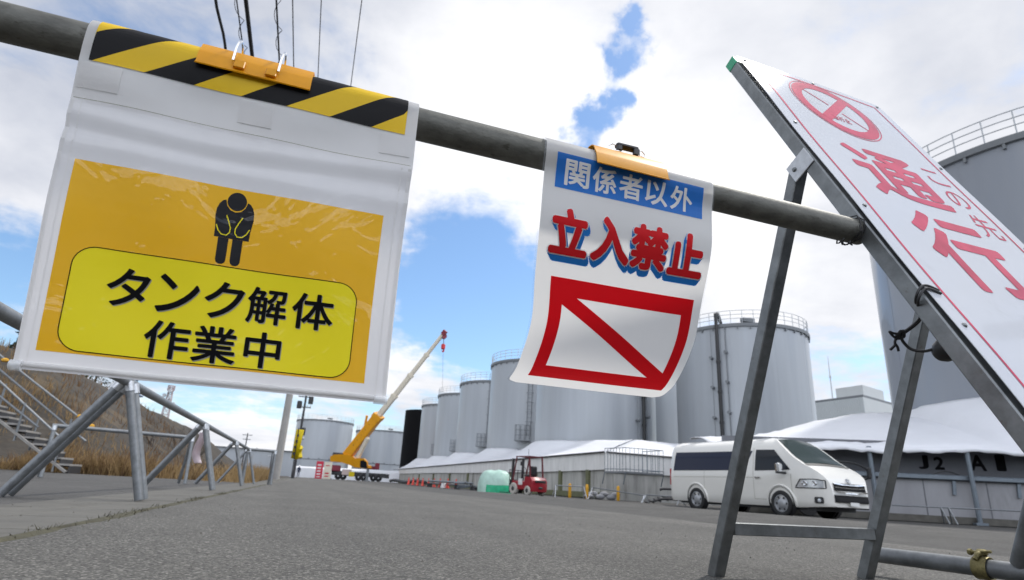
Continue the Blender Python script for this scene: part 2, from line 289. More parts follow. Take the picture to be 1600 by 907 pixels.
class MB:
    def __init__(s): s.v = []; s.f = []; s.m = []; s.T = None; s.mi = 0
    warp = None
    def add(s, vs, fs):
        k = len(s.v)
        if MB.warp: vs = [MB.warp(p) for p in vs]
        s.v += [tuple(s.T @ V(p)) if s.T is not None else tuple(p) for p in vs]; s.f += [tuple(i + k for i in q) for q in fs]; s.m += [s.mi] * len(fs); return s
    def box(s, c, d, rot=None, bev=0.0):
        hx, hy, hz = d[0] / 2, d[1] / 2, d[2] / 2
        if bev > 0:
            b = min(bev, hx * .9, hy * .9, hz * .9); pts = []
            for z, k in ((-hz, b), (-hz + b, 0), (hz - b, 0), (hz, b)):
                x, y = hx - k, hy - k; bb = b
                pts += [(x, y - bb, z), (x - bb, y, z), (-x + bb, y, z), (-x, y - bb, z), (-x, -y + bb, z), (-x + bb, -y, z), (x - bb, -y, z), (x, -y + bb, z)]
            fs = [tuple(range(7, -1, -1)), tuple(range(24, 32))]
            for r_ in range(3):
                for i in range(8): fs.append((r_ * 8 + i, r_ * 8 + (i + 1) % 8, r_ * 8 + 8 + (i + 1) % 8, r_ * 8 + 8 + i))
        else:
            pts = [(x, y, z) for x in (-hx, hx) for y in (-hy, hy) for z in (-hz, hz)]
            fs = [(0, 1, 3, 2), (4, 6, 7, 5), (0, 4, 5, 1), (2, 3, 7, 6), (0, 2, 6, 4), (1, 5, 7, 3)]
        c = V(c)
        if rot is not None: pts = [tuple(rot @ V(p) + c) for p in pts]
        else: pts = [(p[0] + c.x, p[1] + c.y, p[2] + c.z) for p in pts]
        return s.add(pts, fs)
    def beam(s, a, b, wx, wy, up=(0, 0, 1), bev=0.0):      # square bar between two points; wx along the side axis, wy along up-ish axis
        a = V(a); b = V(b); z = (b - a).normalized(); x = V(up).cross(z)
        if x.length < 1e-4: x = V((1, 0, 0)).cross(z)
        x.normalize(); y = z.cross(x)
        M = Matrix((x, y, z)).transposed()
        return s.box((a + b) / 2, (wx, wy, (b - a).length), M, bev)
    def path(s, pts, r, n=10, cap=True, closed=False):
        pts = [V(p) for p in pts]; N = len(pts); rr = r if isinstance(r, (list, tuple)) else [r] * N
        vs = []; fs = []; px = None
        for i, p in enumerate(pts):
            t = (pts[(i + 1) % N] - pts[i - 1]) if closed else (pts[min(i + 1, N - 1)] - pts[max(i - 1, 0)])
            t.normalize()
            if px is None:
                px = t.orthogonal().normalized()
                if abs(t.z) > .99: px = V((1, 0, 0))
            px = (px - t * px.dot(t))
            if px.length < 1e-5: px = t.orthogonal()
            px.normalize(); py = t.cross(px)
            for k in range(n):
                a = 2 * PI * k / n; vs.append(p + (px * math.cos(a) + py * math.sin(a)) * rr[i])
        for i in range(N if closed else N - 1):
            j = (i + 1) % N
            for k in range(n): fs.append((i * n + k, i * n + (k + 1) % n, j * n + (k + 1) % n, j * n + k))
        if cap and not closed: fs += [tuple(range(n - 1, -1, -1)), tuple((N - 1) * n + k for k in range(n))]
        return s.add(vs, fs)
    def tube(s, a, b, r, n=10): return s.path([a, b], r, n)
    def hollow(s, a, b, r, t, n=24):                        # open pipe with a wall
        a = V(a); b = V(b); z = (b - a).normalized(); x = z.orthogonal().normalized(); y = z.cross(x); vs = []
        for p in (a, b):
            for q in (r, r - t):
                for k in range(n): vs.append(p + (x * math.cos(2 * PI * k / n) + y * math.sin(2 * PI * k / n)) * q)
        fs = []
        for k in range(n):
            j = (k + 1) % n
            fs += [(k, j, 2 * n + j, 2 * n + k), (n + j, n + k, 3 * n + k, 3 * n + j), (j, k, n + k, n + j), (2 * n + k, 2 * n + j, 3 * n + j, 3 * n + k)]
        return s.add(vs, fs)
    def lathe(s, prof, c=(0, 0, 0), n=24, axis='z', a0=0, a1=2 * PI):
        vs = []; fs = []; full = abs(a1 - a0 - 2 * PI) < 1e-6; m = n if full else n + 1
        for (r, h) in prof:
            for k in range(m):
                a = a0 + (a1 - a0) * k / n; x, y = r * math.cos(a), r * math.sin(a)
                p = (x, y, h) if axis == 'z' else ((h, x, y) if axis == 'x' else (y, h, x))
                vs.append((p[0] + c[0], p[1] + c[1], p[2] + c[2]))
        for i in range(len(prof) - 1):
            for k in range(n):
                j = (k + 1) % m; fs.append((i * m + k, i * m + j, (i + 1) * m + j, (i + 1) * m + k))
        return s.add(vs, fs)
    def prism(s, poly, h0, h1, M=None):                     # poly in (x, z), extruded in y
        n = len(poly); vs = [(x, h0, z) for x, z in poly] + [(x, h1, z) for x, z in poly]
        fs = [tuple(range(n)), tuple(range(2 * n - 1, n - 1, -1))] + [(i, i + n, (i + 1) % n + n, (i + 1) % n) for i in range(n)]
        if M is not None: vs = [tuple(M @ V(p)) for p in vs]
        return s.add(vs, fs)
    def grid(s, rows):
        n = len(rows[0]); vs = [p for r in rows for p in r]
        return s.add(vs, [(i * n + j, i * n + j + 1, (i + 1) * n + j + 1, (i + 1) * n + j) for i in range(len(rows) - 1) for j in range(n - 1)])
    def mesh(s, name, fix=True):
        me = bpy.data.meshes.new(name); me.from_pydata(s.v, [], s.f)
        if any(s.m): me.polygons.foreach_set('material_index', s.m)
        if fix:
            bm = bmesh.new(); bm.from_mesh(me); bmesh.ops.recalc_face_normals(bm, faces=bm.faces); bm.to_mesh(me); bm.free()
        me.update(); return me
    def build(s, name, m, parent=None, org=None, smooth=40, fix=True):
        return link(name, s.mesh(name, fix), m, parent, org, smooth)
def ss(a, b, x):
    t = max(0.0, min(1.0, (x - a) / (b - a))); return t * t * (3 - 2 * t)
def cam_px(px, py, z):                                       # a point on the sight line of a photo pixel, at depth z (layout only)
    return V((0, 0, CAM_H)) + (RT * ((px - 800) / 930.0) - UP * ((py - 453.5) / 930.0) + FW) * z

# flat drawings (letters, marks) laid onto a surface function F(u, v)
def text_mesh(body, size=1.0, off=0.0, bold_font=None):
    c = bpy.data.curves.new('lettering', 'FONT'); c.body = body; c.size = size; c.resolution_u = 4
    o = bpy.data.objects.new('lettering', c); COL.objects.link(o)
    dg = bpy.context.evaluated_depsgraph_get(); dg.update()
    e = o.evaluated_get(dg); me = e.to_mesh()
    b0 = [(v.co.x, v.co.y) for v in me.vertices]; f0 = [tuple(p.vertices) for p in me.polygons]; vs = []; fs = []
    # heavier strokes: the glyph repeated around a small circle, each a hair above the last
    for k in range(1 if off <= 0 else 9):
        a = 2 * PI * k / 8; r_ = 0 if k == 8 or off <= 0 else off; n_ = len(vs)
        vs += [(x + r_ * math.cos(a), y + r_ * math.sin(a), k) for x, y in b0]; fs += [tuple(i + n_ for i in q) for q in f0]
    e.to_mesh_clear(); bpy.data.objects.remove(o); bpy.data.curves.remove(c)
    return vs, fs
def lay(F, items, off, name, m, parent, step=0.02, flip=False):
    """items: list of (verts2d, faces) already in (u, v) metres; off: metres proud of the surface"""
    bm = bmesh.new()
    for vs, fs in items:
        bv = [bm.verts.new((q[0], q[1], (q[2] if len(q) > 2 else 0) * 2e-5)) for q in vs]
        for f_ in fs:
            try: bm.faces.new([bv[i] for i in f_])
            except ValueError: pass
    if step:
        bmesh.ops.triangulate(bm, faces=bm.faces)
        xs = [v.co.x for v in bm.verts]; ys = [v.co.y for v in bm.verts]
        for ax, lo, hi in ((0, min(xs), max(xs)), (1, min(ys), max(ys))):
            k = math.floor(lo / step) + 1
            while k * step < hi:
                co = V((0, 0, 0)); no = V((0, 0, 0)); co[ax] = k * step; no[ax] = 1
                bmesh.ops.bisect_plane(bm, geom=bm.verts[:] + bm.edges[:] + bm.faces[:], plane_co=co, plane_no=no); k += 1
    h = 1e-3
    for v in bm.verts:
        u, w_ = v.co.x, v.co.y; p = F(u, w_); lv = v.co.z
        n = (F(u + h, w_) - F(u - h, w_)).cross(F(u, w_ + h) - F(u, w_ - h)).normalized()   # u right, v down: points away from the viewer
        v.co = p - n * (off + lv)
    me = bpy.data.meshes.new(name); bm.to_mesh(me); bm.free()
    for p in me.polygons: pass
    return link(name, me, m, parent, smooth=0)
def poly(pts): return (list(pts), [tuple(range(len(pts)))])
def ribbon(pts, wd, closed=False):
    P = [V((a, b, 0)) for a, b in pts]; n = len(P); vs = []
    for i in range(n):
        t = (P[(i + 1) % n] - P[i - 1]) if closed else (P[min(i + 1, n - 1)] - P[max(i - 1, 0)]); t.normalize(); q = V((-t.y, t.x, 0)) * wd / 2
        vs += [tuple((P[i] + q)[:2]), tuple((P[i] - q)[:2])]
    return vs, [(2 * i, 2 * i + 1, 2 * ((i + 1) % n) + 1, 2 * ((i + 1) % n)) for i in range(n if closed else n - 1)]
def rrect(x0, y0, x1, y1, r, n=8):
    out = []
    for cx, cy, a in ((x1 - r, y1 - r, 0), (x0 + r, y1 - r, 90), (x0 + r, y0 + r, 180), (x1 - r, y0 + r, 270)):
        for k in range(n + 1): t = R(a + 90 * k / n); out.append((cx + r * math.cos(t), cy + r * math.sin(t)))
    return out
def ell(cx, cy, rx, ry, n=28): return [(cx + rx * math.cos(2 * PI * k / n), cy + ry * math.sin(2 * PI * k / n)) for k in range(n)]
def fit(tm, x0, y0, x1, y1, shear=0.0):                      # lettering into a box, v runs down
    vs, fs = tm; xs = [p[0] for p in vs]; ys = [p[1] for p in vs]; a, b, c, d = min(xs), max(xs), min(ys), max(ys)
    return [(x0 + (q[0] - a) / (b - a) * (x1 - x0), y1 - (q[1] - c) / (d - c) * (y1 - y0), *q[2:]) for q in vs], fs
def shift(it, dx, dy): return [(q[0] + dx, q[1] + dy, *q[2:]) for q in it[0]], it[1]

# ================================================================ SETTING
def hill_amt(x, y):
    a = ss(3.2, 12.5, -x - 0.02 * max(0, y - 40)); b = ss(0, 7, y - 18.5 - max(0, -x - 3) * 0.25)
    return 4.6 * a * b * (1 - ss(70, 110, y))
def gz(x, y):
    z = 0.0022 * max(0.0, min(y, 400) - 20)
    if y < -9: return 4.6 * ss(9, 20, -y) + 0.5 * mnoise.noise(V((x * .2, y * .2, 5))) * ss(9, 14, -y)  # unseen bank added behind the camera to darken reflections in the sheets
    z += (0.135 * math.exp(-((x - 8.4) / 1.7) ** 2) * (1 - ss(25, 45, y)) - 0.10 * ss(3.75, 5.2, x)) * (1 - ss(60, 90, y))
    h = hill_amt(x, y)
    if h > 0: z += h + 0.25 * mnoise.noise(V((x * .35, y * .35, 0))) * min(1, h)
    return z
def axis_vals(fine, lo, hi):
    v = list(fine); s = (fine[1] - fine[0])
    a = fine[0]; st = s
    while a > lo: st *= 1.35; a -= st; v.insert(0, a)
    a = fine[-1]; st = s
    while a < hi: st *= 1.35; a += st; v.append(a)
    return v
def build_ground():
    xs = axis_vals([-20 + 0.8 * i for i in range(66)], -2500, 2500); ys = axis_vals([-24 + 0.9 * i for i in range(132)], -2500, 4000)
    mb = MB(); mb.grid([[(x, y, gz(x, y) - 0.012) for x in xs] for y in ys])
    k = 0
    n = len(xs) - 1
    for j in range(len(ys) - 1):
        for i in range(n):
            x = (xs[i] + xs[i + 1]) / 2; y = (ys[j] + ys[j + 1]) / 2
            mi = 0
            if x < -1.0 and (hill_amt(x, y) > 0.03 or (y > 21 and x > -60 and x < -1.6)): mi = 1
            if y < -9.5: mi = 1  # the added bank, out of view
            if abs(x) > 130 or y > 260: mi = 2
            mb.m[k] = mi; k += 1
    tag(mb.build('ground', [M_yard, M_hill, M_ground], None, smooth=180), kind='structure')
    # lane of asphalt, side path, concrete walkway strip with kerb stones
    ys2 = [-9 + 1.0 * i for i in range(149)]
    mb = MB(); mb.grid([[(x, y, gz(x, y) + 0.004 if x < 3.9 else gz(3.7, y) - 0.05) for x in (-0.74, 0.2, 1.2, 2.2, 3.1, 3.74, 3.9)] for y in ys2])
    tag(mb.build('road', M_road, None, smooth=180), kind='structure')
    mb = MB(); mb.grid([[(x, y, gz(-1.6, y) + 0.002) for x in (-22, -12, -6, -3, -1.37)] for y in [-9 + 1.0 * i for i in range(28)]])
    tag(mb.build('side_path', M_path, None, smooth=180), kind='structure')
    mb = MB()
    y = -9.0
    while y < 60:
        d = 0.6
        mb.box((-1.20, y + d / 2, gz(-1, y) - 0.017), (0.316, d - 0.006, 0.05), bev=0.006)
        mb.box((-0.895, y + d / 2, gz(-1, y) - 0.015), (0.284, d - 0.006, 0.05), bev=0.006)
        y += d
    tag(mb.build('walkway', M_conc, None, smooth=30), kind='structure')
build_ground()

# ---- foreground rail pipe
POLE_R = 0.03025
def axis(X): return V((X, 0.958 + 0.0272 * (X + 0.489), 0.846 + 0.0026 * (X + 0.489)))
mb = MB(); mb.hollow(axis(-1.38), axis(1.205), POLE_R, 0.0035, 40)
tag(mb.build('scaffold_pipe', M_oldpipe, None, org=axis(0)), 'weathered grey scaffold pipe the two hanging sheets are draped over', 'pipe')

# ---- surfaces of the two hanging sheets
def surface(rows, wd, wave=None, r=0.0325):
    rows = [V(q) for q in rows]; rows.append(rows[-1] + (rows[-1] - rows[-2]) * 2)
    d = [0.0]
    for a, b in zip(rows, rows[1:]): d.append(d[-1] + math.hypot(b.y - a.y, b.z - a.z))
    # smooth monotone-ish Catmull-Rom through the rows
    def at(v):
        i = 0
        while i < len(d) - 2 and v > d[i + 1]: i += 1
        t = (v - d[i]) / (d[i + 1] - d[i]); t = min(max(t, 0), 1.0)
        p1, p2 = rows[i], rows[i + 1]
        m1 = (rows[i + 1] - rows[i - 1]) / (d[i + 1] - d[i - 1]) if i > 0 else V((0, 0, -1.0))
        m2 = (rows[i + 2] - rows[i]) / (d[i + 2] - d[i]) if i + 2 < len(rows) else (rows[i + 1] - rows[i]) / (d[i + 1] - d[i])
        L_ = d[i + 1] - d[i]; t2, t3 = t * t, t * t * t
        return p1 * (2 * t3 - 3 * t2 + 1) + m1 * L_ * (t3 - 2 * t2 + t) + p2 * (-2 * t3 + 3 * t2) + m2 * L_ * (t3 - t2)
    p0 = rows[0]
    def F(u, v):
        k = 1 - ss(0, .14, v) if v > 0 else 1.0; dy = 0.0265 * (u - wd / 2) * k
        if v < -PI * r: p = V((p0.x + u, p0.y + 2 * r, p0.z - (-v - PI * r)))
        elif v < 0:
            th = -v / r; p = V((p0.x + u, p0.y + r - r * math.cos(th), p0.z + r * math.sin(th)))
        else:
            p = at(v); p.x += u
        p.y += dy
        if wave and v > 0: p.y -= wave(u, v)
        return p
    return F
def wave1(u, v):
    k = ss(0.04, 0.1, v)
    a = 0.0020 * math.sin(u * 13 + v * 5) * k + 0.0014 * math.sin(u * 31 - v * 17 + 1.0) * k
    a += 0.0030 * math.exp(-((v - 0.135 - 0.01 * math.sin(u * 9)) / 0.012) ** 2) - 0.0022 * math.exp(-((v - 0.158 - 0.008 * math.sin(u * 9)) / 0.011) ** 2) + 0.0022 * math.exp(-((v - 0.182) / 0.012) ** 2)
    a += 0.003 * math.exp(-((v - 0.075) / 0.03) ** 2) * math.sin(u * 24) + 0.004 * ss(0.44, 0.52, u) * math.sin(v * 22) * k
    return a
F1 = surface([(-.4125, .927, .846), (-.411, .945, .69), (-.41, .961, .588), (-.407, .985, .467), (-.402, 1.0, .334)], .516, wave1)
F2 = surface([(.357, .950, .848), (.360, .965, .80), (.364, .984, .712), (.382, 1.05, .62), (.402, 1.116, .54), (.404, 1.196, .463), (.405, 1.265, .438)], .39,
             lambda u, v: 0.0015 * math.sin(u * 15 + 1) * ss(0.05, .2, v))
def sheet(F, u0, u1, v0, v1, nu, nv, name, m, parent, thick=0.0009, off=0.0, corner=0.0):
    rows = []
    for j in range(nv + 1):
        v = v0 + (v1 - v0) * j / nv; ins = 0.0
        if corner and v > v1 - corner: q = (v - (v1 - corner)) / corner; ins = corner * (1 - math.sqrt(max(0, 1 - q * q)))
        row = []
        for i in range(nu + 1):
            u = u0 + ins + (u1 - u0 - 2 * ins) * i / nu; p = F(u, v); h = 1e-3
            n = (F(u + h, v) - F(u - h, v)).cross(F(u, v + h) - F(u, v - h)).normalized()
            row.append((p, n))
        rows.append(row)
    if thick <= 0:
        mb = MB(); mb.grid([[tuple(p - n * off) for p, n in r] for r in rows]); return mb.build(name, m, parent, smooth=60, fix=False)
    mb = MB(); A = [[tuple(p - n * off) for p, n in r] for r in rows]; B = [[tuple(p + n * (thick - off)) for p, n in r] for r in rows]
    mb.grid(A); k = len(mb.v); mb.grid([list(reversed(r)) for r in B]); W = nu + 1
    def e(a, b): # rim
        mb.f.append((a[0], b[0], b[1], a[1])); mb.m.append(0)
    idA = lambda j, i: j * W + i
    idB = lambda j, i: k + j * W + (nu - i)
    for i in range(nu):
        e((idA(0, i + 1), idB(0, i + 1)), (idA(0, i), idB(0, i))); e((idA(nv, i), idB(nv, i)), (idA(nv, i + 1), idB(nv, i + 1)))
    for j in range(nv):
        e((idA(j, 0), idB(j, 0)), (idA(j + 1, 0), idB(j + 1, 0))); e((idA(j + 1, nu), idB(j + 1, nu)), (idA(j, nu), idB(j, nu)))
    return mb.build(name, m, parent, smooth=60)

# ---- yellow hanging notice
t1 = thing('hanging_notice', 'white vinyl pouch with orange and yellow tank dismantling notice and bowing figure', 'sign', axis(-0.15))
sheet(F1, 0, .516, -0.112, .118, 44, 60, 'vinyl_sheet', M_vinyl, t1, 0)
sheet(F1, .0005, .5155, .1145, .519, 44, 64, 'clear_pouch', M_pouch, t1, 0, 0.0012)
W_ = 0.0008
# stripe band over the pipe
bl = []; yl = []
b0, b1, u0, u1 = -0.085, 0.052, 0.013, 0.496
per = 0.140; sl = 0.62
def clip_u(q, lo, hi):
    o = []
    for (a, b) in zip(q, q[1:] + q[:1]):
        for c_, s_ in ((lo, 1), (hi, -1)): pass
        o.append(a)
    return o
def stripe_cells(k0):
    # slanted band from the bottom edge: bottom u = k0 .. k0+per/2, leaning to the right going up
    out = []; n = 14
    for i in range(n):
        va = b1 + (b0 - b1) * i / n; vb = b1 + (b0 - b1) * (i + 1) / n
        sa = (b1 - va) * 1.35; sb = (b1 - vb) * 1.35
        q = [(k0 + sa, va), (k0 + per / 2 + sa, va), (k0 + per / 2 + sb, vb), (k0 + sb, vb)]
        if q[1][0] <= u0 and q[2][0] <= u0: continue
        if q[0][0] >= u1 and q[3][0] >= u1: continue
        q = [(min(max(x, u0), u1), y) for x, y in q]
        out.append(q)
    return out
k = 0.0875 - per * 3
while k < u1 + .1:
    bl += [poly(q) for q in stripe_cells(k)]; yl += [poly(q) for q in stripe_cells(k + per / 2)]; k += per
lay(F1, yl, .0012, 'yellow_stripe', M_stripey, t1, 0.012); lay(F1, bl, .0012, 'black_stripe', M_stripek, t1, 0.012)
# welded seams and patches
lay(F1, [ribbon([(.004 + .508 * i / 20, .113) for i in range(21)], .0011)], .0018, 'seam_line', M_inkgrey, t1)
for (a, b) in ((.004, .060), (.229, .280), (.456, .508)):
    sheet(F1, a, b, .057, .097, 8, 8, 'welded_patch', M_vinyl, t1, 0.0008, 0.0014)
lay(F1, [poly([(.024, .207), (.478, .207), (.478, .491), (.024, .491)])], .0019, 'orange_print', M_orange, t1)
rr = rrect(.046, .333, .452, .487, .030)
lay(F1, [poly(rr)], .0022, 'yellow_panel', M_panel, t1); lay(F1, [ribbon(rr, .0013, True)], .0025, 'panel_outline', M_ink, t1)
def word(s, xs, y0, y1, off, wfac=1):
    return [fit(text_mesh(c, 1.0, off), x, y0 if not isinstance(y0, dict) else y0[i], x + wdt, y1) for i, (c, (x, wdt)) in enumerate(zip(s, xs))]
line1 = word('タンク解体', [(.094, .056), (.160, .058), (.226, .056), (.287, .059), (.354, .064)], .357, .415, .016)
line2 = word('作業中', [(.153, .062), (.219, .062), (.292, .053)], .428, .484, .016)
lay(F1, [shift(q, .0013, .0014) for q in line1 + line2], .0025, 'letter_shadow', M_inkgrey, t1)
lay(F1, line1 + line2, .0029, 'lettering', M_ink, t1)
# bowing figure
fg = [poly(ell(.2500, .2274, .0142, .0150))]
body = [(.2252, .2345), (.2295, .2285), (.2340, .2265), (.2365, .2360), (.2425, .2428), (.2500, .2448), (.2575, .2428), (.2635, .2360), (.2660, .2265), (.2705, .2285), (.2748, .2345), (.2775, .2423), (.2782, .2540), (.2760, .2740), (.2756, .2880), (.2250, .2880), (.2246, .2740), (.2222, .2540), (.2227, .2423)]
fg.append(poly(body))
for x in (.2312, .2520): fg.append(poly([(x, .2882), (x + .0150, .2882), (x + .0152, .3230), (x + .0140, .3270), (x + .0105, .3298), (x + .0055, .3300), (x + .0018, .3275), (x + .0004, .3230)]))
lay(F1, fg, .0022, 'bowing_figure', M_navy, t1)
arms = [ribbon([(.2382, .2517), (.2425, .2613), (.2463, .2708), (.2462, .2783), (.2420, .2834), (.2350, .2832), (.2295, .2775), (.2255, .2690)], .0016),
        ribbon([(.2618, .2517), (.2575, .2613), (.2537, .2708), (.2538, .2783), (.2580, .2834), (.2650, .2832), (.2705, .2775), (.2745, .2690)], .0016)]
lay(F1, arms, .0025, 'figure_lines', M_panel, t1)

# welded edges and bottom rod
for a, b in ((.0015, .0065), (.4965, .4985), (.5085, .5145), (.0155, .017)):
    lay(F1, [poly([(a, .116), (b, .116), (b, .512), (a, .512)])], .0021, 'welded_edge', M_vinyl, t1)
mb = MB(); mb.path([F1(.003 + .51 * i / 30, .512) for i in range(31)], .0042, 12); mb.build('bottom_rod_sleeve', M_vinyl, t1)
mb = MB(); mb.path([F1(.496, .5135) + V((0, -.002, -.001)), F1(.5175, .5135) + V((0, -.002, -.001))], .0072, 14); mb.build('end_cap', M_clear, t1)
mb = MB(); mb.path([F1(-.002, .5135) + V((0, -.002, -.001)), F1(.012, .5135) + V((0, -.002, -.001))], .0072, 14); mb.build('end_cap', M_clear, t1)

# ---- no entry sheet
t2 = thing('no_entry_sheet', 'white plastic sheet with blue banner and red no entry characters, curling away at its foot', 'sign', axis(0.56))
sheet(F2, 0, .390, -0.108, .541, 30, 90, 'sheet', M_sheet2, t2, 0, 0, 0.02)
sheet(F2, -.004, .394, -0.108, .545, 30, 90, 'clear_film', M_film, t2, 0, -0.001, 0.02)
lay(F2, [poly([(.024, .007), (.365, .007), (.365, .075), (.024, .075)])], .0006, 'blue_banner', M_blue, t2, .01)
kw = [fit(text_mesh(c, 1, .022), .043 + i * .0605, .0165, .043 + i * .0605 + .054, .0675) for i, c in enumerate('関係者以外')]
lay(F2, kw, .0010, 'banner_lettering', M_whitel, t2, .01)
xs = [(.021, .083), (.111, .089), (.200, .087), (.290, .084)]
def tachi(off, grow): return [fit(text_mesh(c, 1, off), x - grow, .112 - grow, x + w2 + grow, .205 + grow) for c, (x, w2) in zip('立入禁止', xs)]
sh = []
for k in range(1, 6):
    q = k / 5.0
    for it in tachi(.055, 0.003):
        vs = [(.2 + (p[0] - .2) * (1 - .045 * q), p[1] + .013 * q, p[2]) for p in it[0]]
        sh.append((vs, it[1]))
for k in range(5): lay(F2, sh[k * 4:k * 4 + 4], .0004 + .0002 * k, 'letter_shadow', M_bluel, t2)
lay(F2, tachi(.066, .0026), .0016, 'letter_outline', M_whitel, t2); lay(F2, tachi(.042, 0), .0020, 'red_lettering', M_redl, t2)
o_ = (.034, .252, .370, .500); i_ = (.062, .291, .344, .458)
fr = [poly([(o_[0], o_[1]), (o_[2], o_[1]), (i_[2], i_[1]), (i_[0], i_[1])]), poly([(o_[2], o_[1]), (o_[2], o_[3]), (i_[2], i_[3]), (i_[2], i_[1])]),
      poly([(o_[2], o_[3]), (o_[0], o_[3]), (i_[0], i_[3]), (i_[2], i_[3])]), poly([(o_[0], o_[3]), (o_[0], o_[1]), (i_[0], i_[1]), (i_[0], i_[3])]),
      poly([(i_[0], i_[1]), (i_[0] + .033, i_[1]), (i_[2], i_[3] - .018), (i_[2], i_[3]), (i_[2] - .033, i_[3]), (i_[0], i_[1] + .018)])]
lay(F2, fr, .0008, 'red_crossed_frame', M_red, t2, .012)

# ---- yellow clips on the pipe
def clip(name, label, Xa, Xb, tabs, bail):
    c0 = axis((Xa + Xb) / 2); t = thing(name, label, 'clip', c0)
    prof = [(-.0500, -.0170), (-.0470, -.0150), (-.0455, -.0135), (-.0405, .0100), (-.0385, .0140), (-.0285, .0330), (-.020, .0395), (-.006, .0435), (.010, .0425), (.026, .034), (.038, .018), (.041, -.004)]
    mb = MB(); inn = []
    for i, p in enumerate(prof):
        a = V(prof[max(i - 1, 0)]); b = V(prof[min(i + 1, len(prof) - 1)]); tt = (b - a).normalized(); inn.append((p[0] + tt.y * .0022, p[1] - tt.x * .0022))
    ring = prof + inn[::-1]
    vs = []; fs = []; n = len(ring)
    NX = 6
    for k in range(NX + 1):
        X = Xa + (Xb - Xa) * k / NX; c = axis(X); vs += [(X, c.y + p[0], c.z + p[1]) for p in ring]
    for k in range(NX):
        for j in range(n): fs.append((k * n + j, k * n + (j + 1) % n, (k + 1) * n + (j + 1) % n, (k + 1) * n + j))
    m_ = len(prof)
    for base in (0, NX * n):
        for j in range(m_ - 1): fs.append((base + j, base + j + 1, base + n - 2 - j, base + n - 1 - j))
    mb.add(vs, fs); mb.build('clip_body', M_clip, t, smooth=25)
    for X in tabs:
        c = axis(X); mb = MB(); mb.box((X, c.y - .0455, c.z - .001), (.017, .005, .017), Matrix.Rotation(R(-14), 3, 'X'), .0012); mb.build('tab', M_clip, t)
    for X in (Xa + .016, Xb - .020):
        c = axis(X); mb = MB(); mb.box((X, c.y - .004, c.z + .0445), (.020, .014, .003), None, .001); mb.build('rear_lip', M_clip, t)
    if bail == 'loops':
        for X in (tabs[0] - .0105, tabs[1] + .0105):
            c = axis(X); pts = []
            for k in range(15):
                a = R(200 - k * 14); pts.append((X + .003 * math.sin(k * .3), c.y - .010 + .0370 * math.cos(a), c.z + .030 + .030 * math.sin(a)))
            pts[0] = (X, c.y - .0465, c.z + .004)
            mb = MB(); mb.path(pts, .0021, 8); mb.build('wire_bail', M_chrome, t)
    else:
        X = (Xa + Xb) / 2 + .004; c = axis(X)
        mb = MB(); mb.box((X, c.y - .010, c.z + .0600), (.052, .016, .010), Matrix.Rotation(R(-8), 3, 'X'), .003)
        mb.box((X - .020, c.y - .014, c.z + .0520), (.012, .010, .014), None, .002); mb.box((X + .020, c.y - .014, c.z + .0510), (.014, .010, .017), None, .002); mb.build('lever', M_blackp, t)
        for s_ in (-1, 1):
            mb = MB(); mb.path([(X + s_ * .022, c.y - .012, c.z + .056), (X + s_ * .034, c.y - .012, c.z + .060), (X + s_ * .044, c.y - .008, c.z + .055), (X + s_ * .040, c.y - .012, c.z + .045), (X + s_ * .020, c.y - .02, c.z + .0415)], .0011, 7); mb.build('wire_spring', M_chrome, t)
    return t
clip('pipe_clip', 'yellow plastic pipe clip with two bent chrome wires on the striped band', -.259, -.083, (-.196, -.147), 'loops')
clip('pipe_clip', 'yellow plastic pipe clip with black lever on the no entry sheet', .463, .629, (), 'lever')

# ---- tilted sign stand on the right
BO = V((1.2, 1.343, 1.616)); BE = V((.99935, .036, 0)).normalized(); BD = V((.016, -.448, -.894)).normalized(); BN = BD.cross(BE).normalized()
if BN.y > 0: BN = -BN                                       # faces the viewer
FB = lambda u, v: BO + BE * u + BD * v
def FBd(u, v, d): return FB(u, v) - BN * d                  # d metres behind the face
ts = thing('sign_stand', 'tall leaning white enamel sign with faded red characters and green tape on its corner', 'sign', (1.45, 1.1, 0))
def board_F(u, v): return FB(u, v) + BN * (0.0045 + 0.003 * math.sin(v * 5.2 + 1.0) * math.sin(u * 5 + .4) + .0014 * math.sin(v * 11) * (1 - u))
sheet(board_F, -.020, .632, -.022, 1.56, 24, 60, 'board', M_board, ts, .0014, 0)
VL = 1.80
mb = MB()
for u in (-.024, .592):
    mb2 = MB(); mb2.beam(FBd(u + .019, -.034, .024), FBd(u + .019, VL, .024), .040, .038, up=tuple(BN), bev=.003); mb2.build('stile', M_steel, ts, smooth=30)
for v in (.0, .75, 1.52):
    mb2 = MB(); mb2.beam(FBd(.016, v, .024), FBd(.59, v, .024), .034, .034, up=tuple(BN), bev=.003); mb2.build('frame_rail', M_steel, ts, smooth=30)
mb = MB(); mb.beam(FBd(-.0055, -.0355, .024), FBd(-.0055, .008, .024), .0425, .0405, up=tuple(BN), bev=.003); mb.build('tape', M_green, ts, smooth=30)
for v in (0.0, .39, .78, 1.17, 1.5):
    for u in (.005, .61):
        p = board_F(u, v); mb = MB(); mb.lathe([(0, .004), (.004, .0035), (.006, .001), (.0065, -.004)], n=10); me = mb.mesh('bolt'); me.transform(Matrix.Translation(p) @ BN.to_track_quat('Z', 'Y').to_matrix().to_4x4()); link('bolt', me, M_steel, ts)
p = board_F(.30, .0); mb = MB(); mb.lathe([(0, .004), (.004, .0035), (.006, .001), (.0065, -.004)], n=10); me = mb.mesh('bolt'); me.transform(Matrix.Translation(p) @ BN.to_track_quat('Z', 'Y').to_matrix().to_4x4()); link('bolt', me, M_steel, ts)
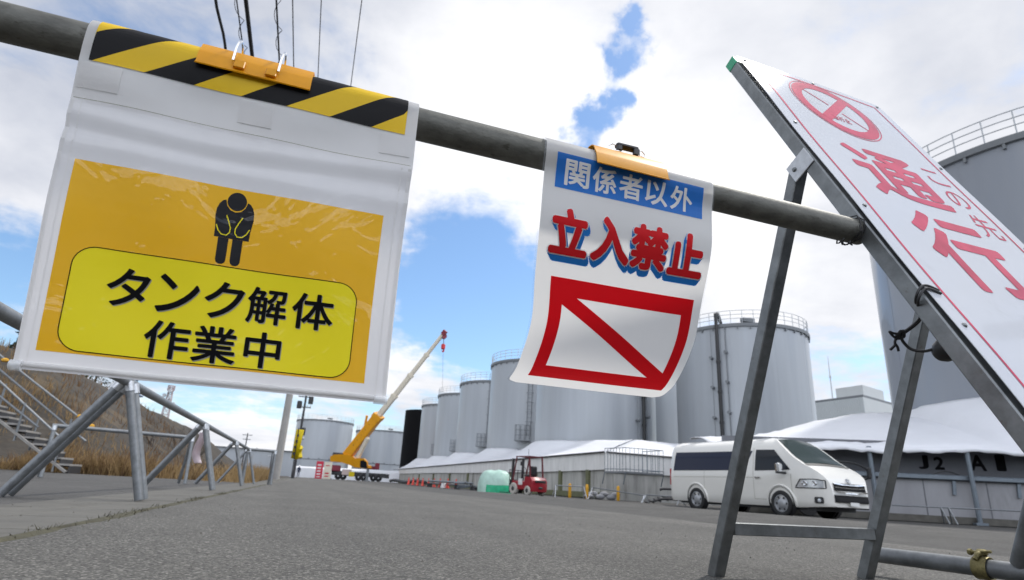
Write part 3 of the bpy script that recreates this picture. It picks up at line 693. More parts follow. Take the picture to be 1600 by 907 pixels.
# printed face
def ring(cx, cy, ro, ri, n=48):
    a = ell(cx, cy, ro, ro, n); b = ell(cx, cy, ri, ri, n); return a + b, [(i, (i + 1) % n, n + (i + 1) % n, n + i) for i in range(n)]
cx, cy = .285, .185
lay(board_F, [ring(cx, cy, .172, .168), ring(cx, cy, .163, .124)], .0008, 'red_ring', M_pinkred, ts, .03)
def bar(x0, y0, x1, y1, wd): return ribbon([(x0, y0), (x1, y1)], wd)
q = .124 * .7071
lay(board_F, [bar(cx - q, cy + q, cx + q, cy - q, .036)], .0010, 'ring_bar', M_pinkred, ts, .03)
for ra, rb in ((-q, -.018), (.018, q)): lay(board_F, [bar(cx + ra, cy + ra, cx + rb, cy + rb, .007)], .0008, 'ring_line', M_pinkred, ts, .03)
lay(board_F, [fit(text_mesh(c, 1, .02), cx - .055 + i * .027, cy + .052, cx - .031 + i * .027, cy + .082) for i, c in enumerate('通行止')], .0010, 'small_lettering', M_pinkred, ts, .03)
lay(board_F, [fit(text_mesh('通', 1, .022), .135, .425, .440, .680), fit(text_mesh('行', 1, .022), .150, .725, .445, 1.03)], .0008, 'lettering', M_pinkred, ts, .03)
lay(board_F, [fit(text_mesh('こ', 1, .0), .472, .435, .552, .515), fit(text_mesh('の', 1, .0), .472, .545, .552, .630), fit(text_mesh('先', 1, .0), .470, .660, .555, .765)], .0008, 'side_lettering', M_pinkred, ts, .03)
lay(board_F, [ribbon([(.030, .012), (.030, 1.48)], .008), ribbon([(.036, .016), (.579, .016)], .009), ribbon([(.585, .012), (.585, 1.48)], .009)], .0008, 'border_line', M_pinkred, ts, .03)
# legs hinged behind the stiles
hv = .555
for u, fx in ((-.024, 0), (.570, .548)):
    top = FBd(u + .019, hv - .02, .066); ft = V((1.180 + fx, 1.604 - .01 * (fx > 0), 0.0)); dirv = (ft - top).normalized()
    mb = MB(); mb.beam(top - dirv * .02, ft, .036, .036, up=(1, 0, 0), bev=.0025); lg = mb.build('leg', M_steel, ts, smooth=30)
    mb = MB(); s_ = -1 if fx == 0 else 1
    c = FBd(u + .019 + s_ * .022, hv - .005, .045); mb.box(c, (.004, .075, .062), Matrix((BE, -BN, -BD)).transposed(), .001); mb.build('hinge_plate', M_cap, ts, smooth=20)
    mb = MB(); mb.lathe([(0, .004), (.005, .0035), (.007, 0), (.007, -.004)], n=8, axis='x'); me = mb.mesh('hinge_bolt'); me.transform(Matrix.Translation(c + V((s_ * .004, .018, -.006))) @ Matrix.Scale(-1 if s_ < 0 else 1, 4, V((1, 0, 0)))); link('hinge_bolt', me, M_steel, ts)
fr_ = .140 / 1.12
pa = V((1.180, 1.604, 0)).lerp(FBd(-.005, hv, .066), fr_); pb = V((1.728, 1.594, 0)).lerp(FBd(.589, hv, .066), fr_)
mb = MB(); mb.beam(pa + V((.018, 0, 0)), pb - V((.018, 0, 0)), .034, .034, up=(0, 0, 1), bev=.002); mb.build('cross_bar', M_steel, ts, smooth=30)

# ---- wire tie at the pipe end, rubber cord and black bung on the stand
pe = axis(1.19)
tw = thing('wire_tie', 'thin black wire twisted around the right end of the pipe', 'wire', pe)
mb = MB()
for s0, ln in ((.018, 1.6),):
    pts = []
    for k in range(30):
        a = k * .45; rr_ = .034 + .004 * math.sin(k * 1.7); pts.append(axis(1.15 + s0 + .0006 * k) + V((0, -math.cos(a) * rr_, -math.sin(a) * rr_)))
    mb.path(pts, .0017, 6)
mb.build('binding', M_wire, tw)
mb = MB(); pts = [axis(1.115 + .004 * k) + V((0, -.012 + .006 * math.sin(k * 1.3), -.036 - .006 * (1 + math.sin(k * 1.1)))) for k in range(13)]; mb.path(pts, .0018, 6); mb.build('twisted_ends', M_wire, tw)
ck = FB(-.03, 1.10)
tcd = thing('cord_tie', 'black rubber cord knotted around the stile of the leaning sign', 'cord', ck)
kn = cam_px(1407, 523, 1.36)
def crv(pts, n=8):
    P = [V(p) for p in pts]; out = []
    for i in range(len(P) - 1):
        p0, p1, p2, p3 = P[max(i - 1, 0)], P[i], P[i + 1], P[min(i + 2, len(P) - 1)]
        for k in range(n):
            t = k / n; out.append(.5 * ((2 * p1) + (p2 - p0) * t + (2 * p0 - 5 * p1 + 4 * p2 - p3) * t * t + (3 * p1 - p0 - 3 * p2 + p3) * t ** 3))
    out.append(P[-1]); return out
A1 = FB(-.026, 1.065) + BN * .006; A2 = FB(.016, 1.070) + BN * .006; A0 = FBd(-.03, 1.085, .02); B2 = FBd(-.026, 1.20, .05)
mb = MB(); mb.path(crv([A2, A1, A0 + V((-.006, 0, 0)), cam_px(1437, 497, 1.34), kn]), .0029, 8)
mb.path(crv([A2 + BD * .009, A1 + BD * .009, A0 + BD * .008 + V((-.006, 0, 0)), cam_px(1438, 500, 1.345), kn + V((0, 0, -.003))]), .0028, 8)
mb.path(crv([kn, cam_px(1411, 534, 1.36), cam_px(1424, 546, 1.35), cam_px(1445, 549, 1.33), cam_px(1466, 543, 1.30)]), .0034, 8); mb.build('loop', M_blackp, tcd)
mb = MB(); mb.path(crv([kn + V((.008, 0, .008)), kn + V((-.008, -.006, .004)), kn + V((-.006, .008, -.008)), kn + V((.009, 0, -.004)), kn + V((.0, -.008, .008))]), .0036, 8)
mb.path(crv([kn, cam_px(1396, 521, 1.35), cam_px(1390, 519, 1.35), cam_px(1398, 527, 1.36), kn]), .0030, 6)
mb.path(crv([kn, cam_px(1399, 532, 1.36), cam_px(1398, 540, 1.36), cam_px(1391, 547, 1.36)]), .0032, 6); mb.path(crv([cam_px(1398, 537, 1.36), cam_px(1402, 542, 1.36), cam_px(1404, 549, 1.36)]), .0032, 6); mb.build('knot', M_blackp, tcd)
bc = cam_px(1481, 545, 1.30)
mb = MB(); mb.lathe([(0, -.030), (.016, -.027), (.024, -.016), (.0275, 0), (.026, .012), (.018, .022), (0, .026)], n=20)
me = mb.mesh('bung'); me.transform(Matrix.Translation(bc) @ Matrix.Rotation(R(70), 4, 'X'))
tag(link('rubber_bung', me, M_blackp, None, org=bc), 'round black rubber bung behind the stile where the cord is tied', 'bung')

# ---- low pipe barrier in the right corner with a brass coloured clamp
tb = thing('pipe_barrier', 'galvanised pipe barrier at the right edge with a yellow clamp on its ground pipe', 'barrier', (1.9, 1.4, 0))
PX = lambda y: V((1.862 + (1.655 - y) * .10, y, .068))
mb = MB(); mb.hollow(PX(1.665), PX(.75), .0243, .003, 32); mb.build('ground_pipe', M_galv, tb)
mb = MB(); a_ = cam_px(1595, 882, 1.63); b_ = cam_px(1628, 745, 1.55); mb.hollow(a_ + (a_ - b_).normalized() * .0, a_ + (b_ - a_) * 3.2, .0243, .003, 32); mb.build('brace_pipe', M_galv, tb)
for yy in (1.05, .80): mb = MB(); mb.box(PX(yy) + V((0, 0, -.046)), (.05, .04, .046), None, .004); mb.build('foot', M_galv, tb)
cp = PX(1.335); dv = (PX(.75) - PX(1.65)).normalized(); QM = dv.to_track_quat('Z', 'Y').to_matrix()
mb = MB(); me_ = MB().lathe([(.0262, -.018), (.0300, -.020), (.0325, -.014), (.0315, 0), (.0325, .014), (.0300, .020), (.0262, .018), (.0262, -.018)], n=26).mesh('band'); me_.transform(Matrix.Translation(cp) @ QM.to_4x4())
cb = link('clamp', me_, M_brass, tb)
mb = MB(); mb.path([cp + V((-.030, .0, .022)), cp + V((-.018, 0, .036)), cp + V((-.002, -.004, .040)), cp + V((.010, -.004, .034))], [.006, .0075, .0075, .005], 10); mb.box(cp + V((.004, 0, .041)), (.014, .030, .018), None, .004); o = mb.build('clamp_jaw', M_brass, cb)
mb = MB(); mb.path([cp + V((-.012, .020, .040)), cp + V((-.004, -.032, .046))], .0042, 8); mb.lathe([(0, -.004), (.009, -.004), (.009, .004), (0, .004)], tuple(cp + V((-.013, .022, .040))), 6, 'y'); mb.build('clamp_bolt', M_brass, cb)

# ---- barricades along the walkway
BX = -1.19
def barricade(ya, yb, label, xa=BX, xb=BX, spread=.50, near=True, far=True, zt=.755, group='pipe barricades along the walkway', rr=.0303, n=14, ka=None):
    a = V((xa, ya, zt)); b = V((xb, yb, zt)); d = (b - a).normalized(); sd = V((d.y, -d.x, 0)); mid = (a + b) / 2
    t = thing('pipe_barricade', label, 'barricade', (mid.x, mid.y, gz(mid.x, mid.y)), group)
    mb = MB(); mb.tube(a, b, rr, n + 6); mb.build('top_rail', M_galv, t)
    for p, s_ in ((a, 1), (b, -1)):
        q = p + d * s_ * .035
        for sg in (1, -1):
            ft = V((q.x, q.y, gz(q.x, q.y))) + sd * sg * (spread if sg < 0 else spread * .48)
            ft.z = gz(ft.x, ft.y) + .018
            top = q + V((0, 0, -rr * .4)) + sd * sg * .02
            mb = MB(); mb.hollow(top, ft, rr * .86, .004, n + 4); lg = mb.build('leg', M_galv, t)
            dv = (ft - top).normalized(); mb = MB(); mb.tube(top - dv * .01, top + dv * .055, rr * 1.03, n + 4); mb.build('leg_cap', M_cap, lg)
    return t
barricade(.75, 4.60, 'nearest galvanised pipe barricade of the walkway line, behind the yellow notice')
barricade(4.66, 8.05, 'galvanised pipe barricade along the walkway, second from camera, pale ribbon on its end')
barricade(8.12, 11.88, 'galvanised pipe barricade along the walkway, third from the camera')
barricade(11.95, 15.0, 'galvanised pipe barricade along the walkway, fourth and last in the line')
barricade(15.15, 15.3, 'short pipe barricade turned across the walkway at the end of the line', -1.25, -.60, .22, n=10)
barricade(10.6, 11.3, 'pipe barricade set across the side path before the dry grass', -3.55, -1.75, .3, n=10, zt=.74)
tr = thing('ribbon', 'pale pink warning ribbon hanging from a walkway barricade', 'ribbon', (-1.2, 8.0, .5))
mb = MB(); pr = [cam_px(318, 676, 7.6), cam_px(317, 684, 7.6), cam_px(312, 694, 7.62), cam_px(308, 704, 7.65), cam_px(307, 714, 7.65), cam_px(310, 724, 7.62)]
pr = crv(pr, 4); mb.grid([[tuple(p + RT * .045), tuple(p - RT * .055)] for p in pr]); o = mb.build('strip', M_ribbon, tr, fix=False); sm = o.modifiers.new('thick', 'SOLIDIFY'); sm.thickness = .002

# ================================================================ TANKS
def tank(cx, cy, Rr, H, z0, label, m=M_tank, group=None, rail=True, nrail=40, ladder=None, pipe=None, name='storage_tank', hatch=True, seams=True):
    t = thing(name, label, 'tank', (cx, cy, z0), group)
    mb = MB(); mb.lathe([(Rr, z0), (Rr, z0 + H - .25), (Rr, z0 + H)], (cx, cy, 0), 96); mb.build('shell', m, t, smooth=30)
    if m is not M_black:
        mb = MB(); mb.lathe([(Rr + .004, z0 + H - .30), (Rr + .14, z0 + H - .28), (Rr + .16, z0 + H - .06), (Rr + .16, z0 + H), (Rr - .05, z0 + H + .03)], (cx, cy, 0), 96); mb.build('rim_ring', M_tankd, t, smooth=30)
        mb = MB()
        for k in range(36):
            a = 2 * PI * k / 36; mb.box((cx + (Rr + .07) * math.cos(a), cy + (Rr + .07) * math.sin(a), z0 + H - .40), (.10, .10, .22), Matrix.Rotation(a, 3, 'Z'))
        mb.build('rim_bracket', M_tankd, t)
    mb = MB(); mb.lathe([(Rr + .02, z0 + H + .02), (Rr * .5, z0 + H + .25), (0.01, z0 + H + .4)], (cx, cy, 0), 64); mb.build('roof', m if m is M_black else M_tankd, t, smooth=60)
    if seams and m is not M_black:
        mb = MB()
        for k in range(10):
            a = 2 * PI * k / 10 + .13; mb.box((cx + Rr * math.cos(a), cy + Rr * math.sin(a), z0 + H * .5 - .2), (.012, .05, H - .6), Matrix.Rotation(a, 3, 'Z'))
        mb.build('panel_seam', m, t)
    mb = MB(); mb.lathe([(Rr + .004, z0 + 4.0), (Rr + .09, z0 + 4.02), (Rr + .09, z0 + 4.16), (Rr + .004, z0 + 4.18)], (cx, cy, 0), 96)
    for k in range(18):
        a = 2 * PI * k / 18 + .1; mb.box((cx + (Rr + .1) * math.cos(a), cy + (Rr + .1) * math.sin(a), z0 + 4.28), (.16, .28, .24), Matrix.Rotation(a, 3, 'Z'))
    if m is not M_black: mb.build('base_flange', M_tankd, t, smooth=30)
    if rail:
        mb = MB()
        for zz in (.45, .8, 1.15): mb.path([(cx + (Rr + .02) * math.cos(2 * PI * k / 72), cy + (Rr + .02) * math.sin(2 * PI * k / 72), z0 + H + zz) for k in range(72)], .026, 5, closed=True)
        for k in range(nrail):
            a = 2 * PI * k / nrail; x, y = cx + (Rr + .02) * math.cos(a), cy + (Rr + .02) * math.sin(a); mb.tube((x, y, z0 + H), (x, y, z0 + H + 1.15), .028, 5)
        mb.build('roof_railing', M_rail, t, smooth=0)
        if hatch:
            mb = MB(); a = math.atan2(-cy, -cx) + .15
            mb.box((cx + (Rr - .6) * math.cos(a), cy + (Rr - .6) * math.sin(a), z0 + H + .38), (.5, 1.1, .34), Matrix.Rotation(a + .5, 3, 'Z')); mb.build('roof_hatch', M_tankd, t)
    if ladder is not None:
        a = ladder; ux = V((math.cos(a), math.sin(a), 0)); tx = V((-ux.y, ux.x, 0)); c = V((cx, cy, 0)) + ux * (Rr + .18)
        mb = MB()
        for s_ in (-.24, .24): mb.tube(c + tx * s_ + V((0, 0, z0 + 6)), c + tx * s_ + V((0, 0, z0 + H + .9)), .035, 5)
        zz = z0 + 6.2
        while zz < z0 + H: mb.tube(c - tx * .24 + V((0, 0, zz)), c + tx * .24 + V((0, 0, zz)), .022, 4); zz += .45
        zz = z0 + 7.5
        while zz < z0 + H:
            mb.path([c + tx * (.42 * math.cos(k)) + ux * (.55 * math.sin(k)) + V((0, 0, zz)) for k in [PI * j / 8 for j in range(9)]], .03, 4); zz += 1.1
        mb.build('ladder', M_tankd, t, smooth=0)
        mb = MB(); c2 = c + tx * -.6
        mb.box(c2 + ux * .35 + V((0, 0, z0 + 5.4)), (1.0, 1.7, .08), Matrix.Rotation(a, 3, 'Z'))
        for s_ in (-.8, -.3, .25, .8):
            for r_ in (.0, .8): mb.tube(c2 + tx * s_ + ux * r_ + V((0, 0, z0 + 5.4)), c2 + tx * s_ + ux * r_ + V((0, 0, z0 + 7.1)), .035, 4)
        for zz in (6.0, 6.55, 7.1):
            mb.path([c2 + tx * -.8 + V((0, 0, z0 + zz)), c2 + tx * -.8 + ux * .8 + V((0, 0, z0 + zz)), c2 + tx * .8 + ux * .8 + V((0, 0, z0 + zz)), c2 + tx * .8 + V((0, 0, z0 + zz))], .03, 4)
        mb.build('landing_cage', M_tankd, t, smooth=0)
    if pipe is not None:
        a = pipe; ux = V((math.cos(a), math.sin(a), 0)); tx = V((-ux.y, ux.x, 0)); c = V((cx, cy, 0)) + ux * (Rr + .34)
        mb = MB(); mb.path(crv([c + V((0, 0, z0 + 2)), c + V((0, 0, z0 + H - .2)), c + V((0, 0, z0 + H + .55)), c - ux * .5 + V((0, 0, z0 + H + 1.0)), c - ux * 1.2 + V((0, 0, z0 + H + .3))], 5), .15, 10)
        for zz in (3.8, 6.3, 8.8, 11.3): mb.lathe([(.15, zz - .12), (.19, zz - .1), (.19, zz + .1), (.15, zz + .12)], (c.x, c.y, z0), 10)
        mb.build('fill_pipe', M_blackp, t)
        mb = MB()
        for q in (-.62, .62):
            zz = 4.2 if q < 0 else 4.6
            mb.tube(c + tx * q - ux * .2 + V((0, 0, z0 + 4)), c + tx * q - ux * .2 + V((0, 0, z0 + H - .3)), .045 if q > 0 else .02, 6)
            while zz < H - .4: mb.tube(c + tx * q - ux * .34 + V((0, 0, z0 + zz)), c + tx * q + ux * .12 + V((0, 0, z0 + zz)), .13, 8); zz += 2.5
        mb.build('drain_line', M_tankd, t)
    return t
XT = 26.3
G = 'grey storage tanks in a row'
ords = ['nearest of the row, half behind the no entry sheet', 'second of the row, just left of the no entry sheet', 'third of the row counting from the no entry sheet', 'fourth of the row, one before the farthest', 'farthest grey one of the row, beside the black tank']
for i, y in enumerate((53.4, 69.7, 85.8, 101.7, 117.0)):
    z0 = gz(XT, y) - .05
    tank(XT, y, 5.8, 14.75 - z0 + (0, .1, -.05, .2, .1)[i], z0, 'pale grey tank, ' + ords[i], group=G, ladder=(R(-118) if i else None), pipe=(R(-71) if i == 0 else None))
tank(36.8, 44.7, 5.8, 14.6, gz(30, 44), 'pale grey storage tank standing behind the white van, black fill pipe up its left side', pipe=R(-178 + 32))
tank(36.2, 62.5, 5.8, 14.6, gz(30, 60), 'grey storage tank of the second row, shaded in the gap beside the no entry sheet', rail=False, hatch=False)
tank(33.3, 16.9, 8.0, 15.35, gz(20, 15), 'huge blue-grey storage tank at the right edge rising behind the leaning sign', m=M_tank7, nrail=46)
tank(24.6, 133, 4.9, 15.4, gz(26, 136) - .3, 'matt black cylindrical tank at the far end of the grey row', m=M_black, rail=False, name='black_tank')
tank(3.9, 157, 6.7, 13.2, gz(4, 157), 'wide pale grey tank far away behind the crane boom, left of two', nrail=36, group='far tanks behind the crane')
tank(19.5, 162, 7.6, 12.2, gz(18, 162), 'wide pale grey tank far away between the crane and the black tank', nrail=36, group='far tanks behind the crane')

# far low pale tanks/walls behind the utility pole
tfw = thing('site_wall', 'long pale grey wall far away behind the leaning utility poles', 'wall', (-9, 128, gz(0, 128)))
mb = MB(); mb.box((-9.5, 128, 2.6), (15.5, .4, 4.6), None); mb.build('panel', M_tank, tfw); mb = MB(); mb.box((-9.5, 127.7, 4.95), (15.6, .7, .12)); mb.build('coping', M_tankd, tfw)

# ---- white covered bund around the tank feet
XS, YC = 17.5, 34.0
ZS0, ZS1 = 1.55, 2.68
tk = thing('bund_wall', 'stained white sheeted bund wall on streaked concrete along the foot of the grey tanks', 'wall', (XS, 60, -.1))
mb = MB(); ysk = [YC + 1.0 * i for i in range(85)]
mb.grid([[(XS - .03 + .02 * mnoise.noise(V((0, y * .4, 0))), y, ZS0 + gz(8, y) + .1), (XS - .02, y, ZS1)] for y in ysk]); mb.grid([[(x, YC - .03 + .02 * mnoise.noise(V((x * .5, 0, 0))), ZS0), (x, YC - .02, ZS1)] for x in [XS - .06 + .6 * i for i in range(33)]])
o = mb.build('skirt_sheet', M_skirt, tk, fix=False, smooth=0); sm = o.modifiers.new('thick', 'SOLIDIFY'); sm.thickness = .04
mb = MB(); mb.box((XS + .35, (YC + 118) / 2 + .2, .9), (.5, 118 - YC, 2.6)); mb.box((XS + 9.6, YC + .35, .9), (18.0, .5, 2.6)); mb.build('concrete_panel', M_wall, tk)
for y in (36.5, 41, 46, 52, 59, 67, 76, 86, 97):
    mb = MB(); mb.box((XS + .02, y, .72), (.16, .42, 1.9)); mb.build('green_post', M_moss, tk)
mb = MB(); mb.box((XS - .05, 76, gz(10, 60) + .16), (.3, 82, .34)); mb.build('kerb', M_moss, tk)
# canopy roofs
for i, y in enumerate((53.4, 69.7, 85.8, 101.7, 117.0)):
    tc_ = thing('tank_canopy', ('white sheet canopy sloping from bund wall to the ' + ('nearest tank of the row', 'second tank of the row', 'third tank of the row', 'fourth tank of the row', 'farthest grey tank of the row')[i]), 'canopy', (XS + 2, y, ZS1), 'white canopies around the tank feet')
    mb = MB(); ya = YC if i == 0 else y - 8.1; yb = y + 8.1; rows = []
    for k in range(13):
        q = k / 12; sag = -.22 * math.sin(PI * q); row = []
        for j in range(25):
            yy = ya + (yb - ya) * j / 24; dy = yy - y
            top = 4.55 - .022 * max(0, abs(dy) - 2.5) ** 2 + gz(8, y)
            if i == 0 and dy < 0: top = 4.55 - .003 * dy * dy
            xin = XT - math.sqrt(max(0.0, 5.95 ** 2 - min(abs(dy), 5.9) ** 2)) if abs(dy) < 5.9 else XT
            xin = min(xin, XS + 5.2)
            if i == 0 and yy < YC + 5.8: hq = (yy - YC) / 5.8; xin = XS + .05 + 5.15 * hq; top = ZS1 + .05 + (4.08 - ZS1) * hq
            row.append((XS - .1 + (xin - XS + .1) * q, yy, ZS1 + .03 + (top - ZS1) * q + sag * (.6 + .3 * mnoise.noise(V((q * 2, yy * .5, i)))) + .05 * mnoise.noise(V((yy * 1.6 + q * 2, q * .8, i)))))
        rows.append(row)
    mb.grid(rows); o = mb.build('roof_sheet', M_tent, tc_, smooth=60, fix=False); sm = o.modifiers.new('thick', 'SOLIDIFY'); sm.thickness = .03
    mb = MB(); mb.tube((XS - .12, ya, ZS1 + .01), (XS - .12, yb, ZS1 + .01), .05, 6); mb.build('edge_pipe', M_dark, tc_)
tc_ = thing('tank_canopy', 'white sheet canopy behind the wire cage, sloping up behind the white van', 'canopy', (26, YC + 2, ZS1), 'white canopies around the tank feet')
mb = MB(); rows = []
for k in range(11):
    q = k / 10; rows.append([(XS + q * 5.2 + (15.5 - q * 5.2) * j / 19, YC - .12 + q * 5.6, ZS1 + .04 + 1.40 * q - .22 * math.sin(PI * q) * min(1, j / 5) + .04 * mnoise.noise(V((j * 1.7, q, 7))) + .05 * mnoise.noise(V((j * .6, q * 3, 4)))) for j in range(20)])
mb.grid(rows); o = mb.build('roof_sheet', M_tent, tc_, smooth=60, fix=False); sm = o.modifiers.new('thick', 'SOLIDIFY'); sm.thickness = .03
mb = MB(); mb.tube((XS, YC - .13, ZS1 + .0), (XS + 15.5, YC - .13, ZS1 + .0), .05, 6); mb.build('edge_pipe', M_dark, tc_)

# ---- wire cage platform on the bund corner
tcg = thing('wire_cage', 'galvanised railed access platform hung on the corner of the bund wall', 'platform', (18.2, 33, 1.5))
ca = [cam_px(945, 739, 34.6), cam_px(978, 736, 33.2), cam_px(1037, 741, 33.9), cam_px(1004, 742, 35.6)]
z1, z2 = 1.50, 2.78
ca = [V((p.x, p.y, z1)) for p in ca]
mb = MB(); mb.add([tuple(p) for p in ca] + [tuple(p + V((0, 0, -.1))) for p in ca], [(0, 1, 2, 3), (7, 6, 5, 4), (0, 4, 5, 1), (1, 5, 6, 2), (2, 6, 7, 3), (3, 7, 4, 0)]); mb.build('deck', M_tankd, tcg)
mb = MB()
for a, b, nn in ((ca[0], ca[1], 7), (ca[1], ca[2], 9), (ca[3], ca[2], 4)):
    for zz in (.12, 1.28): mb.tube(a + V((0, 0, zz)), b + V((0, 0, zz)), .022, 5)
    for k in range(nn + 1): p = a.lerp(b, k / nn); mb.tube(p, p + V((0, 0, 1.28)), .016, 5)
mb.build('railing', M_bluegrey, tcg, smooth=0)
for p in ca[:3]:
    mb = MB(); mb.tube(p + V((0, 0, -.05)), p + V((0, .3, -.7)), .03, 5); mb.build('bracket', M_bluegrey, tcg)

# ---- right hand bund: canopy, lettered wall, rail
wa = V((16.4, 18.0, 0)); we = V((.862, -.507, 0)).normalized(); wn = V((we.y, -we.x, 0))            # wn points at the viewer
if wn.y > 0: wn = -wn
def W(s_, d_, z): return wa + we * s_ + wn * d_ + V((0, 0, z))
MW = Matrix((we, -wn, V((0, 0, 1)))).transposed()
tj = thing('lettered_wall', 'grey two-tier bund wall with large J2 and A1 letters under the right hand canopy', 'wall', tuple(W(6, 0, -.1)))
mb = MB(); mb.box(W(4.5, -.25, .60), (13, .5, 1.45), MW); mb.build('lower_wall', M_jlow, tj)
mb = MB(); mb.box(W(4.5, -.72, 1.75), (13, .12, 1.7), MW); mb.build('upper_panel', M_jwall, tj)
mb = MB(); mb.box(W(4.5, .06, .02), (13, .14, .22), MW); mb.build('plinth', M_conc, tj)
mb = MB()
for s_ in (1.2, 2.9, 4.4, 6.3, 8.2, 10): mb.box(W(s_, .004, .62), (.03, .012, 1.3), MW)
mb.build('panel_joint', M_jwall, tj)
def FJ(u, v): return W(u, -.655, -v)
tag_items = [fit(text_mesh('J', 1, .03), 4.60, -2.14, 4.93, -1.66), fit(text_mesh('2', 1, .03), 5.10, -2.10, 5.42, -1.66), fit(text_mesh('A', 1, .03), 6.22, -2.22, 6.72, -1.68), fit(text_mesh('1', 1, .03), 7.02, -2.25, 7.32, -1.70)]
lay(FJ, tag_items, .006, 'painted_letters', M_ink, tj, 0)
mb = MB(); mb.path([W(4.7 + .95 * k / 12, -.05, 1.42 + .16 * math.sin(PI * k / 12)) for k in range(13)], .02, 5); mb.build('hose', M_blackp, tj)
trl = thing('guard_rail', 'blue-grey steel rail running along the top of the lettered wall', 'rail', tuple(W(6, .1, 1.3)))
mb = MB(); mb.box(W(4.6, .1, 1.37), (13, .13, .17), MW, .03); mb.build('beam', M_bluegrey, trl)
for s_ in (1.4, 3.4, 5.3, 7.2, 9.2):
    mb = MB(); mb.box(W(s_, .06, 1.08), (.10, .06, .52), MW @ Matrix.Rotation(R(6), 3, 'Y')); mb.build('rail_bracket', M_bluegrey, trl)
trj = thing('tank_canopy', 'broad white canopy over the lettered wall in front of the huge right tank', 'canopy', tuple(W(6, 0, 2.2)))
mb = MB(); rows = []
for k in range(15):
    q = k / 14; row = []
    for j in range(60):
        s_ = -2.6 + 14.2 * j / 59; zb = 2.22 + .10 * ss(2.5, 6, s_) + .05 * math.sin(s_ * 2.4) * (1 - q) * ss(3, 6, s_); zt = 3.15 + 1.55 * ss(-1.6, 6.5, s_)
        a = W(s_, .42 - .05 * math.sin(s_ * 2.4) * (1 - q), 0); tt_ = 0.0
        while tt_ < 9.0 and (V((a.x, a.y)) - V((wn.x, wn.y)) * tt_ - V((33.3, 16.9))).length > 8.02: tt_ += .05
        p = a - wn * tt_ * q
        row.append((p.x, p.y, zb + (zt - zb) * (q ** .92) + .12 * math.sin(PI * q) + .06 * mnoise.noise(V((s_ * .8, q * 3, 9))) + .045 * mnoise.noise(V((s_ * 3.1 + q * 2, q * 1.3, 2)))))
    rows.append(row)
mb.grid(rows); o = mb.build('roof_sheet', M_tent, trj, smooth=60, fix=False); sm = o.modifiers.new('thick', 'SOLIDIFY'); sm.thickness = .03
mb = MB(); mb.grid([[tuple(V(rows[0][j]) + V((0, 0, .02))) for j in range(60)], [tuple(V(rows[0][j]) + wn * .03 + V((0, 0, -.13 - .02 * math.sin(j * 1.9)))) for j in range(60)]]); o = mb.build('hem', M_tent, trj, fix=False); sm = o.modifiers.new('thick', 'SOLIDIFY'); sm.thickness = .02
for s_ in (2.8, 5.8, 9.6):
    mb = MB(); mb.tube(W(s_, .24, -.1), W(s_ - .05, .3, 2.3), .075, 8); mb.box(W(s_, .24, -.06), (.34, .3, .08), MW); mb.build('canopy_post', M_bluegrey, trj)
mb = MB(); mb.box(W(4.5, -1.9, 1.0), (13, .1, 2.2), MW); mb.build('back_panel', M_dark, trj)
trp = thing('hand_rail', 'thin pipe rail on short trestle legs in front of the lettered wall', 'rail', tuple(W(6, 1.2, 0)))
mb = MB(); mb.tube(W(2.9, 1.25, .38), W(8.6, 1.25, .42), .024, 8); mb.build('pipe', M_galv, trp)
for s_ in (4.3, 4.52, 8.4):
    mb = MB(); mb.tube(W(s_, 1.25, .40), W(s_ + .08, 1.5, -.1), .024, 6); mb.tube(W(s_, 1.25, .40), W(s_ + .16, .95, -.1), .024, 6); mb.build('trestle_leg', M_galv, trp)

# ---- building and mast behind
tbd = thing('factory_building', 'pale corrugated industrial building with a rooftop box beyond the van', 'building', (116, 100, 0))
pc = cam_px(1359, 616, 100 * .62); 
def bq(px, py, dd): return cam_px(px, py, dd)
cA = bq(1358, 690, 118); cA.z = 0
dl = (V((bq(1262, 690, 131).x, bq(1262, 690, 131).y, 0)) - cA); dr = (V((bq(1430, 690, 131).x, bq(1430, 690, 131).y, 0)) - cA)
ZB = bq(1357, 617, 118).z
def wallpair(a, b, z0, z1, m, nm, par, ribs):
    mb = MB(); n = 60 if ribs else 1; nrm = V(((b - a).y, -(b - a).x, 0)).normalized()
    pts = []
    for k in range(n + 1):
        p = a.lerp(b, k / n); pts.append(p - nrm * (0.12 * (k % 2) if ribs else 0))
    mb.grid([[tuple(p + V((0, 0, z0))) for p in pts], [tuple(p + V((0, 0, z1))) for p in pts]]); return mb.build(nm, m, par, smooth=0, fix=False)
wallpair(cA, cA + dl, 0, ZB, M_clad, 'ribbed_wall', tbd, True); wallpair(cA, cA + dr, 0, ZB, M_clad2, 'end_wall', tbd, False)
wallpair(cA + dl, cA + dl + dr, 0, ZB, M_clad2, 'rear_wall', tbd, False); wallpair(cA + dr, cA + dl + dr, 0, ZB, M_clad, 'side_wall', tbd, False)
mb = MB(); P4 = [cA, cA + dl, cA + dl + dr, cA + dr]; mb.add([tuple(p + V((0, 0, ZB))) for p in P4] + [tuple(p + V((0, 0, ZB + .5))) for p in P4], [(0, 1, 2, 3), (4, 5, 6, 7), (0, 1, 5, 4), (1, 2, 6, 5), (2, 3, 7, 6), (3, 0, 4, 7)]); mb.build('roof', M_tankd, tbd)
B4 = [cA + dl * .08 + dr * .12, cA + dl * .52 + dr * .12, cA + dl * .52 + dr * .55, cA + dl * .08 + dr * .55]; mb = MB(); mb.add([tuple(p + V((0, 0, ZB + .5))) for p in B4] + [tuple(p + V((0, 0, ZB + 3.0))) for p in B4], [(4, 5, 6, 7), (0, 1, 5, 4), (1, 2, 6, 5), (2, 3, 7, 6), (3, 0, 4, 7)]); mb.build('rooftop_box', M_clad2, tbd)
